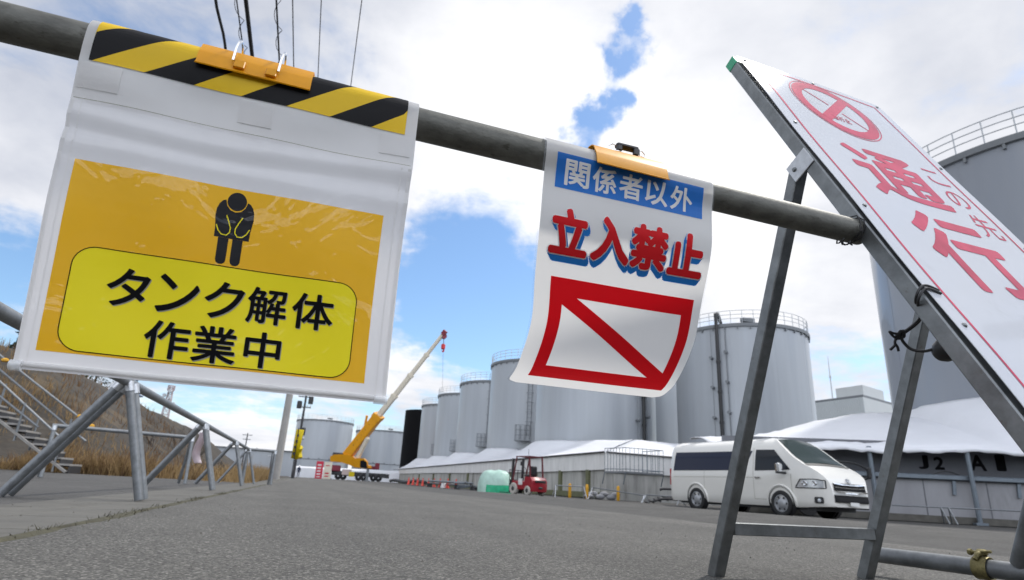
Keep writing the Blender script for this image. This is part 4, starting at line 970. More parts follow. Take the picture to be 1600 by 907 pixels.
mp0 = bq(1301, 622, 140); tm = thing('antenna_mast', 'thin antenna mast rising behind the corrugated building', 'mast', (mp0.x, mp0.y, 0))
mb = MB(); mb.path([(mp0.x, mp0.y, 0), (mp0.x, mp0.y, mp0.z + 6), (mp0.x, mp0.y, mp0.z + 10)], [.25, .12, .05], 6); mb.lathe([(.05, -.4), (.22, -.3), (.22, .3), (.05, .4)], (mp0.x, mp0.y, mp0.z + 5), 8); mb.build('mast', M_rail, tm)

# ================================================================ VAN
def build_van(T):
    t = thing('parked_van', 'cream white long passenger van parked with its front towards the leaning sign', 'van', T.to_translation())
    def hw(z): 
        P = [(.26, .86), (.36, .915), (.60, .935), (.95, .94), (1.12, .93), (1.60, .862), (1.82, .80), (1.97, .70), (2.06, .52), (2.12, 0.0)]
        if z <= P[0][0]: return P[0][1]
        for (a, b), (c, d) in zip(P, P[1:]):
            if z <= c: return b + (d - b) * (z - a) / (c - a)
        return 0
    ztab = [(-1.235, 1.70), (-1.22, 1.86), (-1.17, 1.99), (-1.0, 2.06), (-.5, 2.105), (.5, 2.12), (1.5, 2.11), (2.05, 2.07), (2.38, 1.98), (2.60, 1.83), (2.85, 1.63), (3.08, 1.43), (3.20, 1.32), (3.32, 1.24), (3.44, 1.13), (3.53, 1.01), (3.575, .87), (3.59, .68), (3.60, .5)]
    def ztop(x):
        if x <= ztab[0][0]: return ztab[0][1]
        for (a, b), (c, d) in zip(ztab, ztab[1:]):
            if x <= c: return b + (d - b) * (x - a) / (c - a)
        return ztab[-1][1]
    def cx_(x):
        if x < -1.05: return 1 - .08 * ((-1.05 - x) / .19) ** 2
        P = [(2.3, 1), (2.9, .995), (3.2, .97), (3.4, .92), (3.52, .84), (3.60, .70)]
        if x <= 2.3: return 1
        for (a, b), (c, d) in zip(P, P[1:]):
            if x <= c: return b + (d - b) * (x - a) / (c - a)
        return .66
    def zbot(x): return .26 + (.0 if x < 3.0 else .10 * (x - 3.0))
    def side(x, z, s_=1, off=0.0): return V((x, s_ * (hw(z) * cx_(x) + off), z))
    xs = [-1.235, -1.22, -1.19, -1.15, -1.1] + [-1.0 + .1 * i for i in range(41)] + [3.14, 3.18, 3.22, 3.27, 3.32, 3.36, 3.40, 3.44, 3.48, 3.515, 3.55, 3.57, 3.585, 3.60]
    xs = sorted(set(round(x, 3) for x in xs)); rows = []
    K = 16
    for x in xs:
        zb, zt = zbot(x), ztop(x); half = []
        for k in range(K + 1):
            z = zb + (zt - zb) * k / K; half.append((x, hw(z if zt > 1.9 else min(z, 1.95)) * cx_(x), z))
        wtop = half[-1][1]; crown = []
        for q in (.8, .5, .25): crown.append((x, wtop * q, zt + .035 * (1 - q * q) * min(1, wtop)))
        rgt = half + crown; ring_ = rgt + [(x, 0, zt + .035 * min(1, wtop))] + [(p[0], -p[1], p[2]) for p in reversed(rgt)]
        rows.append([(p[0], p[1], p[2]) for p in ring_])
    mb = MB(); mb.T = T; mb.grid(rows); n = len(rows[0])
    for rr_, fl in ((rows[0], True), (rows[-1], False)): mb.add(rr_, [tuple(range(n))])
    mb.add([rows[i][0] for i in range(len(rows))] + [rows[i][-1] for i in range(len(rows))], [(i, i + 1, len(rows) + i + 1, len(rows) + i) for i in range(len(rows) - 1)])
    body = mb.build('body', M_vanw, t, smooth=35)
    def patch(pts, nm, m, s_, off=.006, par=None, nn=6):   # quad patch on the flank given by 4 corner (x, z)
        a, b, c, d = [V(p) for p in pts]; rws = []
        for i in range(nn + 1):
            l = a.lerp(d, i / nn); r_ = b.lerp(c, i / nn); rws.append([tuple(side(q.x, q.y, s_, off)) for q in [l.lerp(r_, j / nn) for j in range(nn + 1)]])
        mb = MB(); mb.T = T; mb.grid(rws); return mb.build(nm, m, par or t, smooth=60)
    for s_ in (1, -1):
        patch([(-1.02, 1.17), (1.40, 1.17), (1.52, 1.70), (-.97, 1.74)], 'side_window', M_glassb, s_, nn=12)
        patch([(1.40, 1.172), (1.42, 1.172), (1.66, 1.70), (1.523, 1.70)], 'side_window', M_glassb, s_)
        fw = patch([(1.76, 1.16), (2.93, 1.18), (2.40, 1.71), (1.78, 1.73)], 'front_window', M_glass, s_, nn=8)
        for (xa, za, xb, zb_) in ((1.70, .42, 1.70, 1.78), (2.93, .42, 2.93, 1.08), (1.70, .42, 2.93, .42), (-1.0, .98, 1.7, .98), (.35, .42, .35, 1.72)):
            rws = []
            for k in range(13):
                q = k / 12; x = xa + (xb - xa) * q; z = za + (zb_ - za) * q; dx, dz = (.006, 0) if xa == xb else (0, .005)
                rws.append([tuple(side(x - dx, z - dz, s_, .003)), tuple(side(x + dx, z + dz, s_, .003))])
            mb = MB(); mb.T = T; mb.grid(rws); mb.build('door_seam', M_inkgrey, t)
        mb = MB(); mb.T = T; p = side(1.86, .98, s_, .022); mb.box(p, (.20, .03, .035), None, .008); mb.build('door_handle', M_chrome, t)
        # mirror
        p = side(2.72, 1.22, s_, .20); mb = MB(); mb.T = T; mb.box(p, (.13, .20, .27), None, .04); mi = mb.build('mirror', M_chrome, t)
        mb = MB(); mb.T = T; mb.tube(side(2.78, 1.10, s_, 0), p + V((0, -s_ * .05, -.12)), .03, 8); mb.box(p + V((.01, 0, -.12)), (.11, .19, .05), None, .015); mb.build('mirror_arm', M_blackp, mi)
        # headlight
        rws = []
        for i in range(7):
            z = .74 + .21 * i / 6; rws.append([tuple(side(x, z if x < 3.45 else min(z, .93), s_, .008)) for x in [3.02 + .018 * i + (3.535 - 3.02 - .018 * i) * j / 8 for j in range(9)]])
        mb = MB(); mb.T = T; mb.grid(rws); hl = mb.build('headlight', M_lamp, t, smooth=60)
        edge = [side(x, z if x < 3.45 else min(z, .93), s_, .012) for x, z in ([(3.02 + .018 * i, .74 + .035 * i) for i in range(7)] + [(3.13 + .05 * k, .95) for k in range(1, 8)] + [(3.535, .95 - .035 * i) for i in range(7)] + [(3.535 - .0735 * k, .74) for k in range(1, 7)])]
        mb = MB(); mb.T = T; mb.path(edge, .010, 5, closed=True); mb.build('lamp_bezel', M_void, hl)
        for xx in (3.20, 3.36):
            mb = MB(); mb.T = T; mb.lathe([(.001, -s_ * .0), (.05, s_ * .012), (.062, s_ * .004)], tuple(side(xx, .85, s_, .004)), 14, 'y'); mb.build('lamp_reflector', M_chrome, hl)
        mb = MB(); mb.T = T; p = side(3.42, .46, s_, .012); mb.lathe([(0, .02), (.055, .016), (.06, 0), (.06, -.03)], n=16); me = None
        mb2 = MB(); mb2.T = T; q_ = p; mb2.box(q_, (.16, .05, .15), Matrix.Rotation(-s_ * R(38), 3, 'Z'), .03); fl = mb2.build('fog_lamp_bezel', M_blackp, t)
        mb3 = MB(); mb3.T = T; mb3.lathe([(.001, .035), (.045, .03), (.05, 0)], (0, 0, 0), 14, 'y')
        me = mb3
        mb4 = MB(); mb4.T = T @ Matrix.Translation(V(van_x(q_)) - V((0, 0, 0)) + V((.02, s_ * .02, -.01))) @ Matrix.Rotation(R(-38 * s_), 4, 'Z') @ Matrix.Rotation(R(0 if s_ > 0 else 180), 4, 'Z'); mb4.lathe([(.001, .012), (.04, .010), (.045, -.01)], (0, 0, 0), 14, 'y'); mb4.build('fog_lamp', M_lamp, fl)
        # tail light
        mb = MB(); mb.T = T; mb.box(side(-1.20, .98, s_, -.035), (.08, .10, .52), None, .02); mb.build('tail_light', M_redlens, t)
        for xw in (0.0, 2.57):
            mb = MB(); mb.T = T; c = (xw, s_ * .80, .335)
            pr_ = [(a_ * 1, b_) for a_, b_ in ((.02, 0),)]
            sgn = s_
            mb.lathe([(.385, sgn * .150), (.385, sgn * .02), (.001, sgn * .02)], (xw, s_ * .80, .36), 30, 'y'); wl = mb.build('wheel_arch', M_dark, t)
            arc = [side(xw + .43 * math.cos(a_), min(max(.36 + .43 * math.sin(a_), .28), 1.2), s_, .012) for a_ in [PI * k / 18 for k in range(-1, 20)]]
            mb = MB(); mb.T = T; mb.path(arc, .028, 6); mb.build('arch_flare', M_vanw, t)
            wh = MB(); wh.T = T
            wh.lathe([(.215, sgn * .15), (.235, sgn * .165), (.30, sgn * .165), (.325, sgn * .145), (.335, sgn * .10), (.335, sgn * -.04), (.30, sgn * -.06), (.2, sgn * -.06)], (xw, s_ * .80, .335), 30, 'y'); ty = wh.build('tyre', M_tyre, t)
            rm = MB(); rm.T = T
            rm.lathe([(.218, sgn * .150), (.20, sgn * .155), (.185, sgn * .12), (.13, sgn * .125), (.10, sgn * .15), (.05, sgn * .16), (.001, sgn * .16)], (xw, s_ * .80, .335), 30, 'y'); rm.build('rim', mat('wheel_rim_silver', (0.36, 0.37, 0.385), 0.35, 0.5), ty)
            ho = MB(); ho.T = T
            for k in range(6):
                a_ = 2 * PI * k / 6; ho.box((xw + .155 * math.cos(a_), s_ * (.80 + .128), .335 + .155 * math.sin(a_)), (.055, .02, .05), Matrix.Rotation(-a_, 3, 'Y'), .008)
            ho.build('rim_hole', M_dark, ty)
    # windscreen
    rws = []
    for k in range(13):
        x = 2.38 + (3.19 - 2.38) * k / 12; zt = ztop(x); wv = hw(min(zt, 1.95)) * cx_(x) * .90
        rws.append([(x + .004, wv * q, zt + .035 * (1 - abs(q)) * .9 + .012 + .02 * (1 - q * q)) for q in [-1 + 2 * j / 10 for j in range(11)]])
    mb = MB(); mb.T = T; mb.grid(rws); ws = mb.build('windscreen', M_glassg, t, smooth=60)
    mb = MB(); mb.T = T
    rws = [[(3.195 + .03 * k, .84 * q * cx_(3.2), ztop(3.195 + .03 * k) + .018 + .03 * (1 - q * q)) for q in [-1 + 2 * j / 10 for j in range(11)]] for k in range(3)]
    mb.grid(rws); mb.build('wiper_panel', M_blackp, t)
    # grille, bumper, emblem, plate
    def front(y, z, off=0.0):
        for i in range(200):
            x = 3.62 - i * .004
            if ztop(x) >= z and hw(z) * cx_(x) >= abs(y): return V((x + off, y, z))
        return V((2.9, y, z))
    def fpatch(y0, y1, z0, z1, nm, m, off, par=None, bow=0.0):
        rws = [[tuple(front(y0 + (y1 - y0) * j / 14, z0 + (z1 - z0) * i / 3 + bow * (1 - (2 * j / 14 - 1) ** 2), off)) for j in range(15)] for i in range(4)]
        mb = MB(); mb.T = T; mb.grid(rws); return mb.build(nm, m, par or t, smooth=60)
    gr = fpatch(-.60, .60, .70, .88, 'grille', M_void, .012, bow=-.0)
    fpatch(-.60, .60, .865, .890, 'chrome_bar', M_chrome, .026, gr, -.03); fpatch(-.62, .62, .672, .702, 'chrome_bar', M_chrome, .030, gr, -.03); fpatch(-.58, .58, .785, .800, 'grille_slat', M_chrome, .022, gr, -.02)
    fpatch(-.64, .64, .43, .60, 'lower_grille', M_void, .012); fpatch(-.60, .60, .615, .635, 'silver_strip', M_lamp, .016)
    fpatch(-.55, .55, .285, .315, 'air_slot', M_void, .012)
    pl = fpatch(-.165, .165, .355, .44, 'number_plate', M_white, .035)
    def FP(u, v): return T @ (V(van_x(front(.14 - u, .43 - v, 0))) + V((.039, 0, 0)))
    lay(lambda u, v: FP(u, v), [fit(text_mesh('57-81', 1, .02), .04, .012, .24, .065)], 0, 'plate_digits', mat('plate_green', (.03, .16, .07), .5), pl, 0)
    mb = MB(); mb.T = T; e0 = front(0, .95, .022)
    def em(ry, rz, oz): return [e0 + V((-.45 * (oz + rz * math.sin(a_)), ry * math.cos(a_), oz + rz * math.sin(a_))) for a_ in [2 * PI * k / 22 for k in range(22)]]
    mb.path(em(.075, .052, 0), .007, 6, closed=True); mb.path(em(.055, .018, .022), .005, 6, closed=True); mb.path(em(.023, .047, 0), .005, 6, closed=True); mb.build('emblem', M_chrome, t)
    mb = MB(); mb.T = T; mb.box((-1.24, 0, .45), (.10, 1.7, .26), None, .05); mb.build('rear_bumper', M_vanw, t)
    mb = MB(); mb.T = T; mb.box((1.2, 0, .30), (4.2, 1.5, .2)); mb.build('underbody', M_dark, t)
    return t
vr = V((12.52, 16.61, 0)); vd = V((math.sin(R(172.2)), math.cos(R(172.2)), 0)); vl = V((-vd.y, vd.x, 0))
# flank facing the camera is the right-hand side
vz = gz(12, 16) + .0
Tv = Matrix(((vd.x, vl.x, 0, vr.x), (vd.y, vl.y, 0, vr.y), (0, 0, 1, vz), (0, 0, 0, 1)))
def van_x(p):                                               # long wheelbase, deep nose
    x = p[0]; x2 = x + .54 * ss(.3, 1.7, x) + (.30 * (x - 2.98) / .62 if x > 2.98 else 0)
    return (x2, p[1], p[2])
MB.warp = van_x
build_van(Tv)
MB.warp = None

# truck mirror and cab edge behind the van
tq = thing('parked_truck', 'white truck with a black mirror arm, mostly hidden behind the van', 'truck', tuple(W(1.5, 2.2, -.1)))
mb = MB(); mb.box(W(.15, .9, 1.05), (1.5, 1.5, 1.5), MW, .15); mb.build('cab', M_vanw, tq)
mb = MB(); mb.box(W(.925, .9, 1.40), (.03, 1.2, .5), MW, .01); mb.build('windscreen', M_glassg, tq)
mb = MB(); mb.path(crv([W(.85, 1.55, 1.62), W(1.75, 1.7, 1.62), W(2.25, 1.7, 1.30), W(1.9, 1.65, 1.08), W(.85, 1.55, 1.1)]), .028, 6); ma = mb.build('mirror_arm', M_blackp, tq)
mb = MB(); mb.box(W(2.2, 1.7, 1.32), (.10, .18, .36), MW, .03); mb.build('mirror', M_blackp, ma)
for s_ in (-.05,):
    mb = MB(); c = W(.3, 1.55, .26); mb.lathe([(.16, -.1), (.34, -.1), (.36, 0), (.34, .1), (.001, .1)], n=20, axis='y'); me = mb.mesh('wheel'); me.transform(Matrix.Translation(c) @ MW.to_4x4()); link('wheel', me, M_tyre, tq)

# ================================================================ FORKLIFT
def build_forklift():
    c = cam_px(826, 775, 33.6); c.z = gz(c.x, c.y); hd = R(-12 + 0)
    fwd = V((math.sin(hd - R(8)), math.cos(hd - R(8)), 0)); lf = V((-fwd.y, fwd.x, 0))
    T = Matrix(((fwd.x, lf.x, 0, c.x), (fwd.y, lf.y, 0, c.y), (0, 0, 1, c.z), (0, 0, 0, 1)))
    t = thing('forklift', 'dark red forklift seen from behind with open overhead guard', 'forklift', c)
    mb = MB(); mb.T = T
    pr_ = [(-.95, .22), (-1.0, .45), (-.98, .80), (-.82, .98), (-.35, 1.00), (-.25, .95), (-.25, .22)]
    n = len(pr_)
    rws = [[(x + .10 * (abs(q) ** 3) * (1 if x < -.6 else 0), q * .56, z) for x, z in pr_] for q in (-1, -.9, -.5, 0, .5, .9, 1)]
    mb.grid(rws); mb.add(rws[0], [tuple(range(n))]); mb.add(rws[-1], [tuple(range(n))]); mb.add([r_[0] for r_ in rws] + [r_[-1] for r_ in rws], [(i, i + 1, 8 + i, 7 + i) for i in range(6)]); mb.build('counterweight', M_fork, t, smooth=30)
    mb = MB(); mb.T = T; mb.box((-.985, 0, .76), (.06, .78, .13), None, .03); mb.build('radiator_vent', M_dark, t); mb = MB(); mb.T = T; mb.box((-1.0, 0, .42), (.06, .3, .10), None, .02); mb.build('tow_pin_recess', M_dark, t)
    def FL(u, v): return T @ V((-.945, .36 - u, .99 - v))
    lay(FL, [fit(text_mesh('TOYOTA', 1, .03), .02, .035, .70, .115)], .012, 'white_lettering', M_white, t, 0)
    mb = MB(); mb.T = T; mb.box((.35, 0, .52), (1.25, 1.05, .5), None, .06); mb.build('chassis', M_fork, t)
    mb = MB(); mb.T = T; mb.box((.15, .535, .72), (.34, .02, .34)); mb.build('side_label', M_white, t)
    mb = MB(); mb.T = T; mb.box((-.1, 0, 1.06), (.55, .55, .14), None, .05); mb.box((-.34, 0, 1.33), (.13, .5, .50), None, .05); mb.build('seat', M_blackp, t)
    for y in (.47, -.47):
        mb = MB(); mb.T = T; mb.beam((-.62, y, .98), (-.50, y, 2.08), .07, .07); mb.build('guard_pillar', M_forkd, t); mb = MB(); mb.T = T; mb.beam((.92, y, .75), (.62, y, 2.08), .06, .06); mb.build('guard_pillar', M_forkd, t)
        mb = MB(); mb.T = T; mb.beam((1.12, y * .8, .15), (1.05, y * .8, 2.0), .12, .10); mb.build('mast_rail', M_dark, t)
        mb = MB(); mb.T = T; mb.box((1.75, y * .55, .10), (1.1, .11, .045)); mb.build('fork', M_dark, t)
        for x, r_ in ((.72, .33), (-.52, .26)):
            mb = MB(); mb.T = T; sg = 1 if y > 0 else -1
            mb.lathe([(.12, sg * .11), (r_ - .05, sg * .12), (r_, sg * .07), (r_, -sg * .08), (.1, -sg * .08)], (x, y * 1.06, r_), 22, 'y'); w_ = mb.build('wheel', mat('pale_tyre', (.42, .40, .36), .8) , t)
            mb = MB(); mb.T = T; mb.lathe([(.001, sg * .115), (.11, sg * .115), (.16, sg * .09)], (x, y * 1.06, r_), 16, 'y'); mb.build('hub', M_dark, w_)
    mb = MB(); mb.T = T
    for y in (-.47, -.24, 0, .24, .47): mb.beam((-.56, y, 2.10), (.68, y, 2.10), .05, .05)
    for x in (-.54, .66): mb.beam((x, -.5, 2.10), (x, .5, 2.10), .05, .05)
    mb.build('overhead_guard', M_forkd, t)
    mb = MB(); mb.T = T; mb.box((1.2, 0, .45), (.06, .95, .75)); mb.build('carriage', M_dark, t); mb = MB(); mb.T = T
    for y in (-.45, -.15, .15, .45): mb.beam((1.25, y, .8), (1.25, y, 1.35), .03, .03)
    mb.beam((1.25, -.47, 1.35), (1.25, .47, 1.35), .04, .04); mb.build('load_backrest', M_dark, t)
    mb = MB(); mb.T = T; mb.tube((.55, .1, 1.0), (.38, .1, 1.35), .03, 8); mb.path([V((.38, .1, 1.36)) + V((.08 * math.sin(a_) * .4, .16 * math.cos(a_), .16 * math.sin(a_))) for a_ in [2 * PI * k / 18 for k in range(18)]], .016, 6, closed=True); mb.build('steering_wheel', M_blackp, t)
    mb = MB(); mb.T = T; mb.tube((.45, -.25, 2.12), (.45, -.25, 2.55), .012, 5); mb.box((.4, .30, 1.72), (.05, .16, .24), None, .02); mb.build('antenna_and_mirror', M_dark, t)
build_forklift()

# ---- tarpaulin heap
tt = thing('covered_load', 'pale green sheet tied over a bulky load left of the forklift', 'load', tuple(V((cam_px(773, 768, 39).x, cam_px(773, 768, 39).y, gz(13, 38)))))
c = V(ORG[tt.name]); mb = MB(); rows = []
for j in range(15):
    q = j / 14; z = 1.40 * math.sin(q * PI / 2); rw = []
    for k in range(41):
        a_ = 2 * PI * k / 40; e_ = 2.6; cs, sn = math.cos(a_), math.sin(a_); rr_ = (abs(cs) ** e_ + abs(sn) ** e_) ** (-1 / e_)
        sc = max(.05, math.cos(q * PI / 2)) ** .38
        fold = 1 + .10 * mnoise.noise(V((cs * 3.2, sn * 3.2, q * 1.2))) + .05 * abs(mnoise.noise(V((cs * 7, sn * 7, q * .8 + 4))))
        p = V((1.12 * cs * rr_ * sc * fold, .95 * sn * rr_ * sc * fold, z + .12 * q * mnoise.noise(V((cs * 2, sn * 2, 3.3)))))
        p = Matrix.Rotation(R(-20), 3, 'Z') @ p; rw.append(tuple(c + p))
    rows.append(rw)
mb.grid(rows); mb.add(rows[-1][:40], [tuple(range(40))]); mb.build('sheet', M_tarp, tt, smooth=60)
mb = MB(); rows2 = [[tuple(c + (V(rows[min(j, 14)][k]) - c) * 1.03 + V((0, 0, .0 if j == 0 else .02 * mnoise.noise(V((k * .7, j, 1)))))) for k in range(27, 38)] for j in range(0, 4)]; mb.grid(rows2); mb.build('green_undersheet', M_tarpg, tt, smooth=60)

# ---- cones
def cone_mesh():
    mb = MB(); mb.lathe([(.02, .86), (.04, .86), (.165, .04), (.17, .035)], n=18); return mb
c0 = cam_px(638, 757, 72); proto = None
spots = [(638, 757, 72), (645, 758, 70), (652, 758.5, 68), (660, 759, 66), (669, 760, 63), (678, 760.5, 60.5), (687, 762, 58), (699, 763, 56), (712, 763.5, 54), (780, 770.5, 40)]
clab = ['red traffic cone, leftmost of the line near the black tank', 'red traffic cone, second from the left of the line', 'red traffic cone, third from the left of the line', 'red traffic cone, fourth from the left of the line', 'red traffic cone, fifth from the left of the line', 'red traffic cone, sixth from the left of the line', 'red traffic cone left of the white bag', 'red traffic cone right of the white bag', 'red traffic cone, rightmost of the line before the pipe stack', 'red traffic cone standing against the green covered load']
for i, (px, py, z) in enumerate(spots):
    p = cam_px(px, py, z); p = V((p.x, p.y, gz(p.x, p.y)))
    if proto is None:
        proto = thing('traffic_cone', clab[0], 'cone', p, 'red traffic cones')
        mb = MB(); mb.T = Matrix.Translation(p); mb.add(*(lambda q: (q.v, q.f))(cone_mesh())); mb.build('cone', M_cone, proto)
        mb = MB(); mb.box(p + V((0, 0, .02)), (.42, .42, .04), None, .01); mb.build('base', M_cone, proto)
    else: dup(proto, p - proto.location, 0, clab[i])
p = cam_px(693, 763, 56.5); p.z = gz(p.x, p.y)
mb = MB(); rws = []
for j in range(8):
    q = j / 7; rws.append([tuple(p + V((.30 * math.cos(a_) * (1 - .75 * q ** 2) * (1 + .2 * mnoise.noise(V((math.cos(a_) * 2, math.sin(a_) * 2, q * 2)))), 0.3 * math.sin(a_) * (1 - .75 * q ** 2), .62 * q))) for a_ in [2 * PI * k / 16 for k in range(17)]])
mb.grid(rws); mb.add(rws[-1][:16], [tuple(range(16))]); tag(mb.build('sack', M_bagw, None, org=p), 'crumpled white sack standing between two red cones', 'sack')
# pipe stack and debris
ps = cam_px(730, 760, 48); ps.z = gz(ps.x, ps.y); tps = thing('pipe_stack', 'loose stack of grey pipes and fittings between the cones and green load', 'pipes', ps, )
for k in range(9):
    mb = MB(); a = ps + V((random.uniform(-1, .8), random.uniform(-1.5, 1), .08 + .1 * random.randint(0, 5))); d = V((random.uniform(.3, 1.3), random.uniform(.5, 2), random.uniform(-.05, .12))); mb.tube(a - d * .5, a + d * .5, random.choice((.05, .07, .09)), 8); mb.build('pipe', random.choice((M_galv, M_dark, M_bluegrey)), tps)
lr = [cam_px(655, 748, 60), cam_px(728, 752, 50)]
tl = thing('ground_pipe_run', 'long grey pipe run on low supports behind the red cones', 'pipe', V((lr[0].x, lr[0].y, .3)))
mb = MB(); mb.tube(V((lr[0].x + 1, lr[0].y, .58)), V((lr[1].x + .6, lr[1].y, .50)), .10, 8); mb.tube(V((lr[0].x + 1.3, lr[0].y, .34)), V((lr[1].x + .9, lr[1].y, .28)), .09, 8); mb.build('pipe', M_galv, tl)
for q in (.05, .35, .65, .95):
    p = lr[0].lerp(lr[1], q); mb = MB(); mb.box((p.x + .9, p.y, .12), (.5, .12, .5)); mb.build('support', M_dark, tl)
p0 = cam_px(610, 753, 85); p1 = cam_px(665, 757, 66)
tl2 = thing('black_hose_run', 'thick black hose lying along the ground beside the crane', 'hose', V((p0.x, p0.y, 0)))
mb = MB(); mb.path([V((p0.lerp(p1, k / 10).x, p0.lerp(p1, k / 10).y, .45 + .10 * math.sin(k))) for k in range(11)], .20, 8); mb.build('hose', M_dark, tl2)
# small barricades and yellow posts by the bund
def mini(a, b, za, zb, label):
    a = V((a.x, a.y, za)); b = V((b.x, b.y, zb)); t = thing('pipe_barricade', label, 'barricade', ((a.x + b.x) / 2, (a.y + b.y) / 2, -.1), 'small pipe barricades by the bund')
    d = (b - a).normalized(); sd = V((d.y, -d.x, 0)); mb = MB(); mb.tube(a, b, .03, 8); mb.build('top_rail', M_galv, t)
    for p, s_ in ((a, -1), (b, 1)):
        for sg in (-1, 1):
            mb = MB(); f_ = p + sd * sg * .26 + d * s_ * .1; mb.tube(p, (f_.x, f_.y, gz(f_.x, f_.y)), .026, 8); mb.build('leg', M_cap, t)
mini(cam_px(868, 765, 32.8), cam_px(912, 765, 33.2), .54, .56, 'small pipe barricade just right of the forklift')
mini(cam_px(926, 765, 33.0), cam_px(1006, 776, 30.5), .55, .27, 'small pipe barricade with sloping rail in front of the wire cage')
mini(cam_px(1010, 777, 30.0), cam_px(1062, 782, 28.0), .30, .28, 'small pipe barricade ending behind the rear of the white van')
pl_ = ['yellow marker post right of the forklift behind a barricade', 'yellow marker post at the joint of two barricades', 'yellow marker post below the wire cage']
for i, (px, py, z) in enumerate(((890, 779, 33.4), (917, 781, 33), (966, 784, 32.4))):
    p = cam_px(px, py, z); p.z = gz(p.x, p.y)
    if i == 0:
        yp = thing('marker_post', pl_[0], 'post', p, 'yellow marker posts'); mb = MB(); mb.lathe([(.075, 0), (.085, .02), (.085, .70), (.06, .76), (.001, .78)], tuple(p), 14); mb.build('post', M_post, yp); mb = MB(); mb.lathe([(.0862, .50), (.0875, .51), (.0875, .58), (.0862, .59)], tuple(p), 14); mb.build('band', M_post, yp)
    else: dup(yp, p - yp.location, 0, pl_[i])
p = cam_px(942, 779, 34); p.z = gz(p.x, p.y); tdb = thing('rubble_bags', 'low heap of grey sandbags below the wire cage', 'sandbags', p)
for k in range(6):
    mb = MB(); q = p + V((-.9 + .36 * k, .15 * (k % 2), .14 + .16 * (k % 2))); rws = []
    for j in range(7):
        a_ = PI * j / 6 - PI / 2; rws.append([tuple(q + V((.30 * math.sin(a_) * 1.0, .18 * math.cos(a_) * math.cos(b_), .15 * math.cos(a_) * math.sin(b_)))) for b_ in [2 * PI * i / 12 for i in range(13)]])
    mb.grid(rws); mb.build('bag', M_jlow, tdb, smooth=60)
p = cam_px(1030, 784, 31.5); p.z = gz(p.x, p.y); tdb = thing('hose_heap', 'tangle of black hoses on the ground beside the van', 'hoses', p)
for k in range(5):
    mb = MB(); r_ = .25 + .08 * k; mb.path([p + V((-.6 + .35 * k + r_ * math.cos(a_), r_ * .7 * math.sin(a_), .05 + .07 * k + .03 * math.sin(a_ * 3))) for a_ in [2 * PI * j / 20 for j in range(20)]], .04, 6, closed=True); mb.build('hose', M_dark, tdb)
p = cam_px(1046, 770, 31); tb2 = thing('hose_rack', 'stack of curved black pipes leaning on the bund behind the van', 'pipes', V((p.x, p.y, 0)))
for k in range(2):
    mb = MB(); mb.path(crv([V((p.x - .5 + .3 * k, p.y + .6, .05 + .55 * k)), V((p.x + .1, p.y + .4, .16 + .5 * k)), V((p.x + 1.6, p.y - .2, .12 + .5 * k))]), .06, 8); mb.build('pipe', M_dark, tb2)

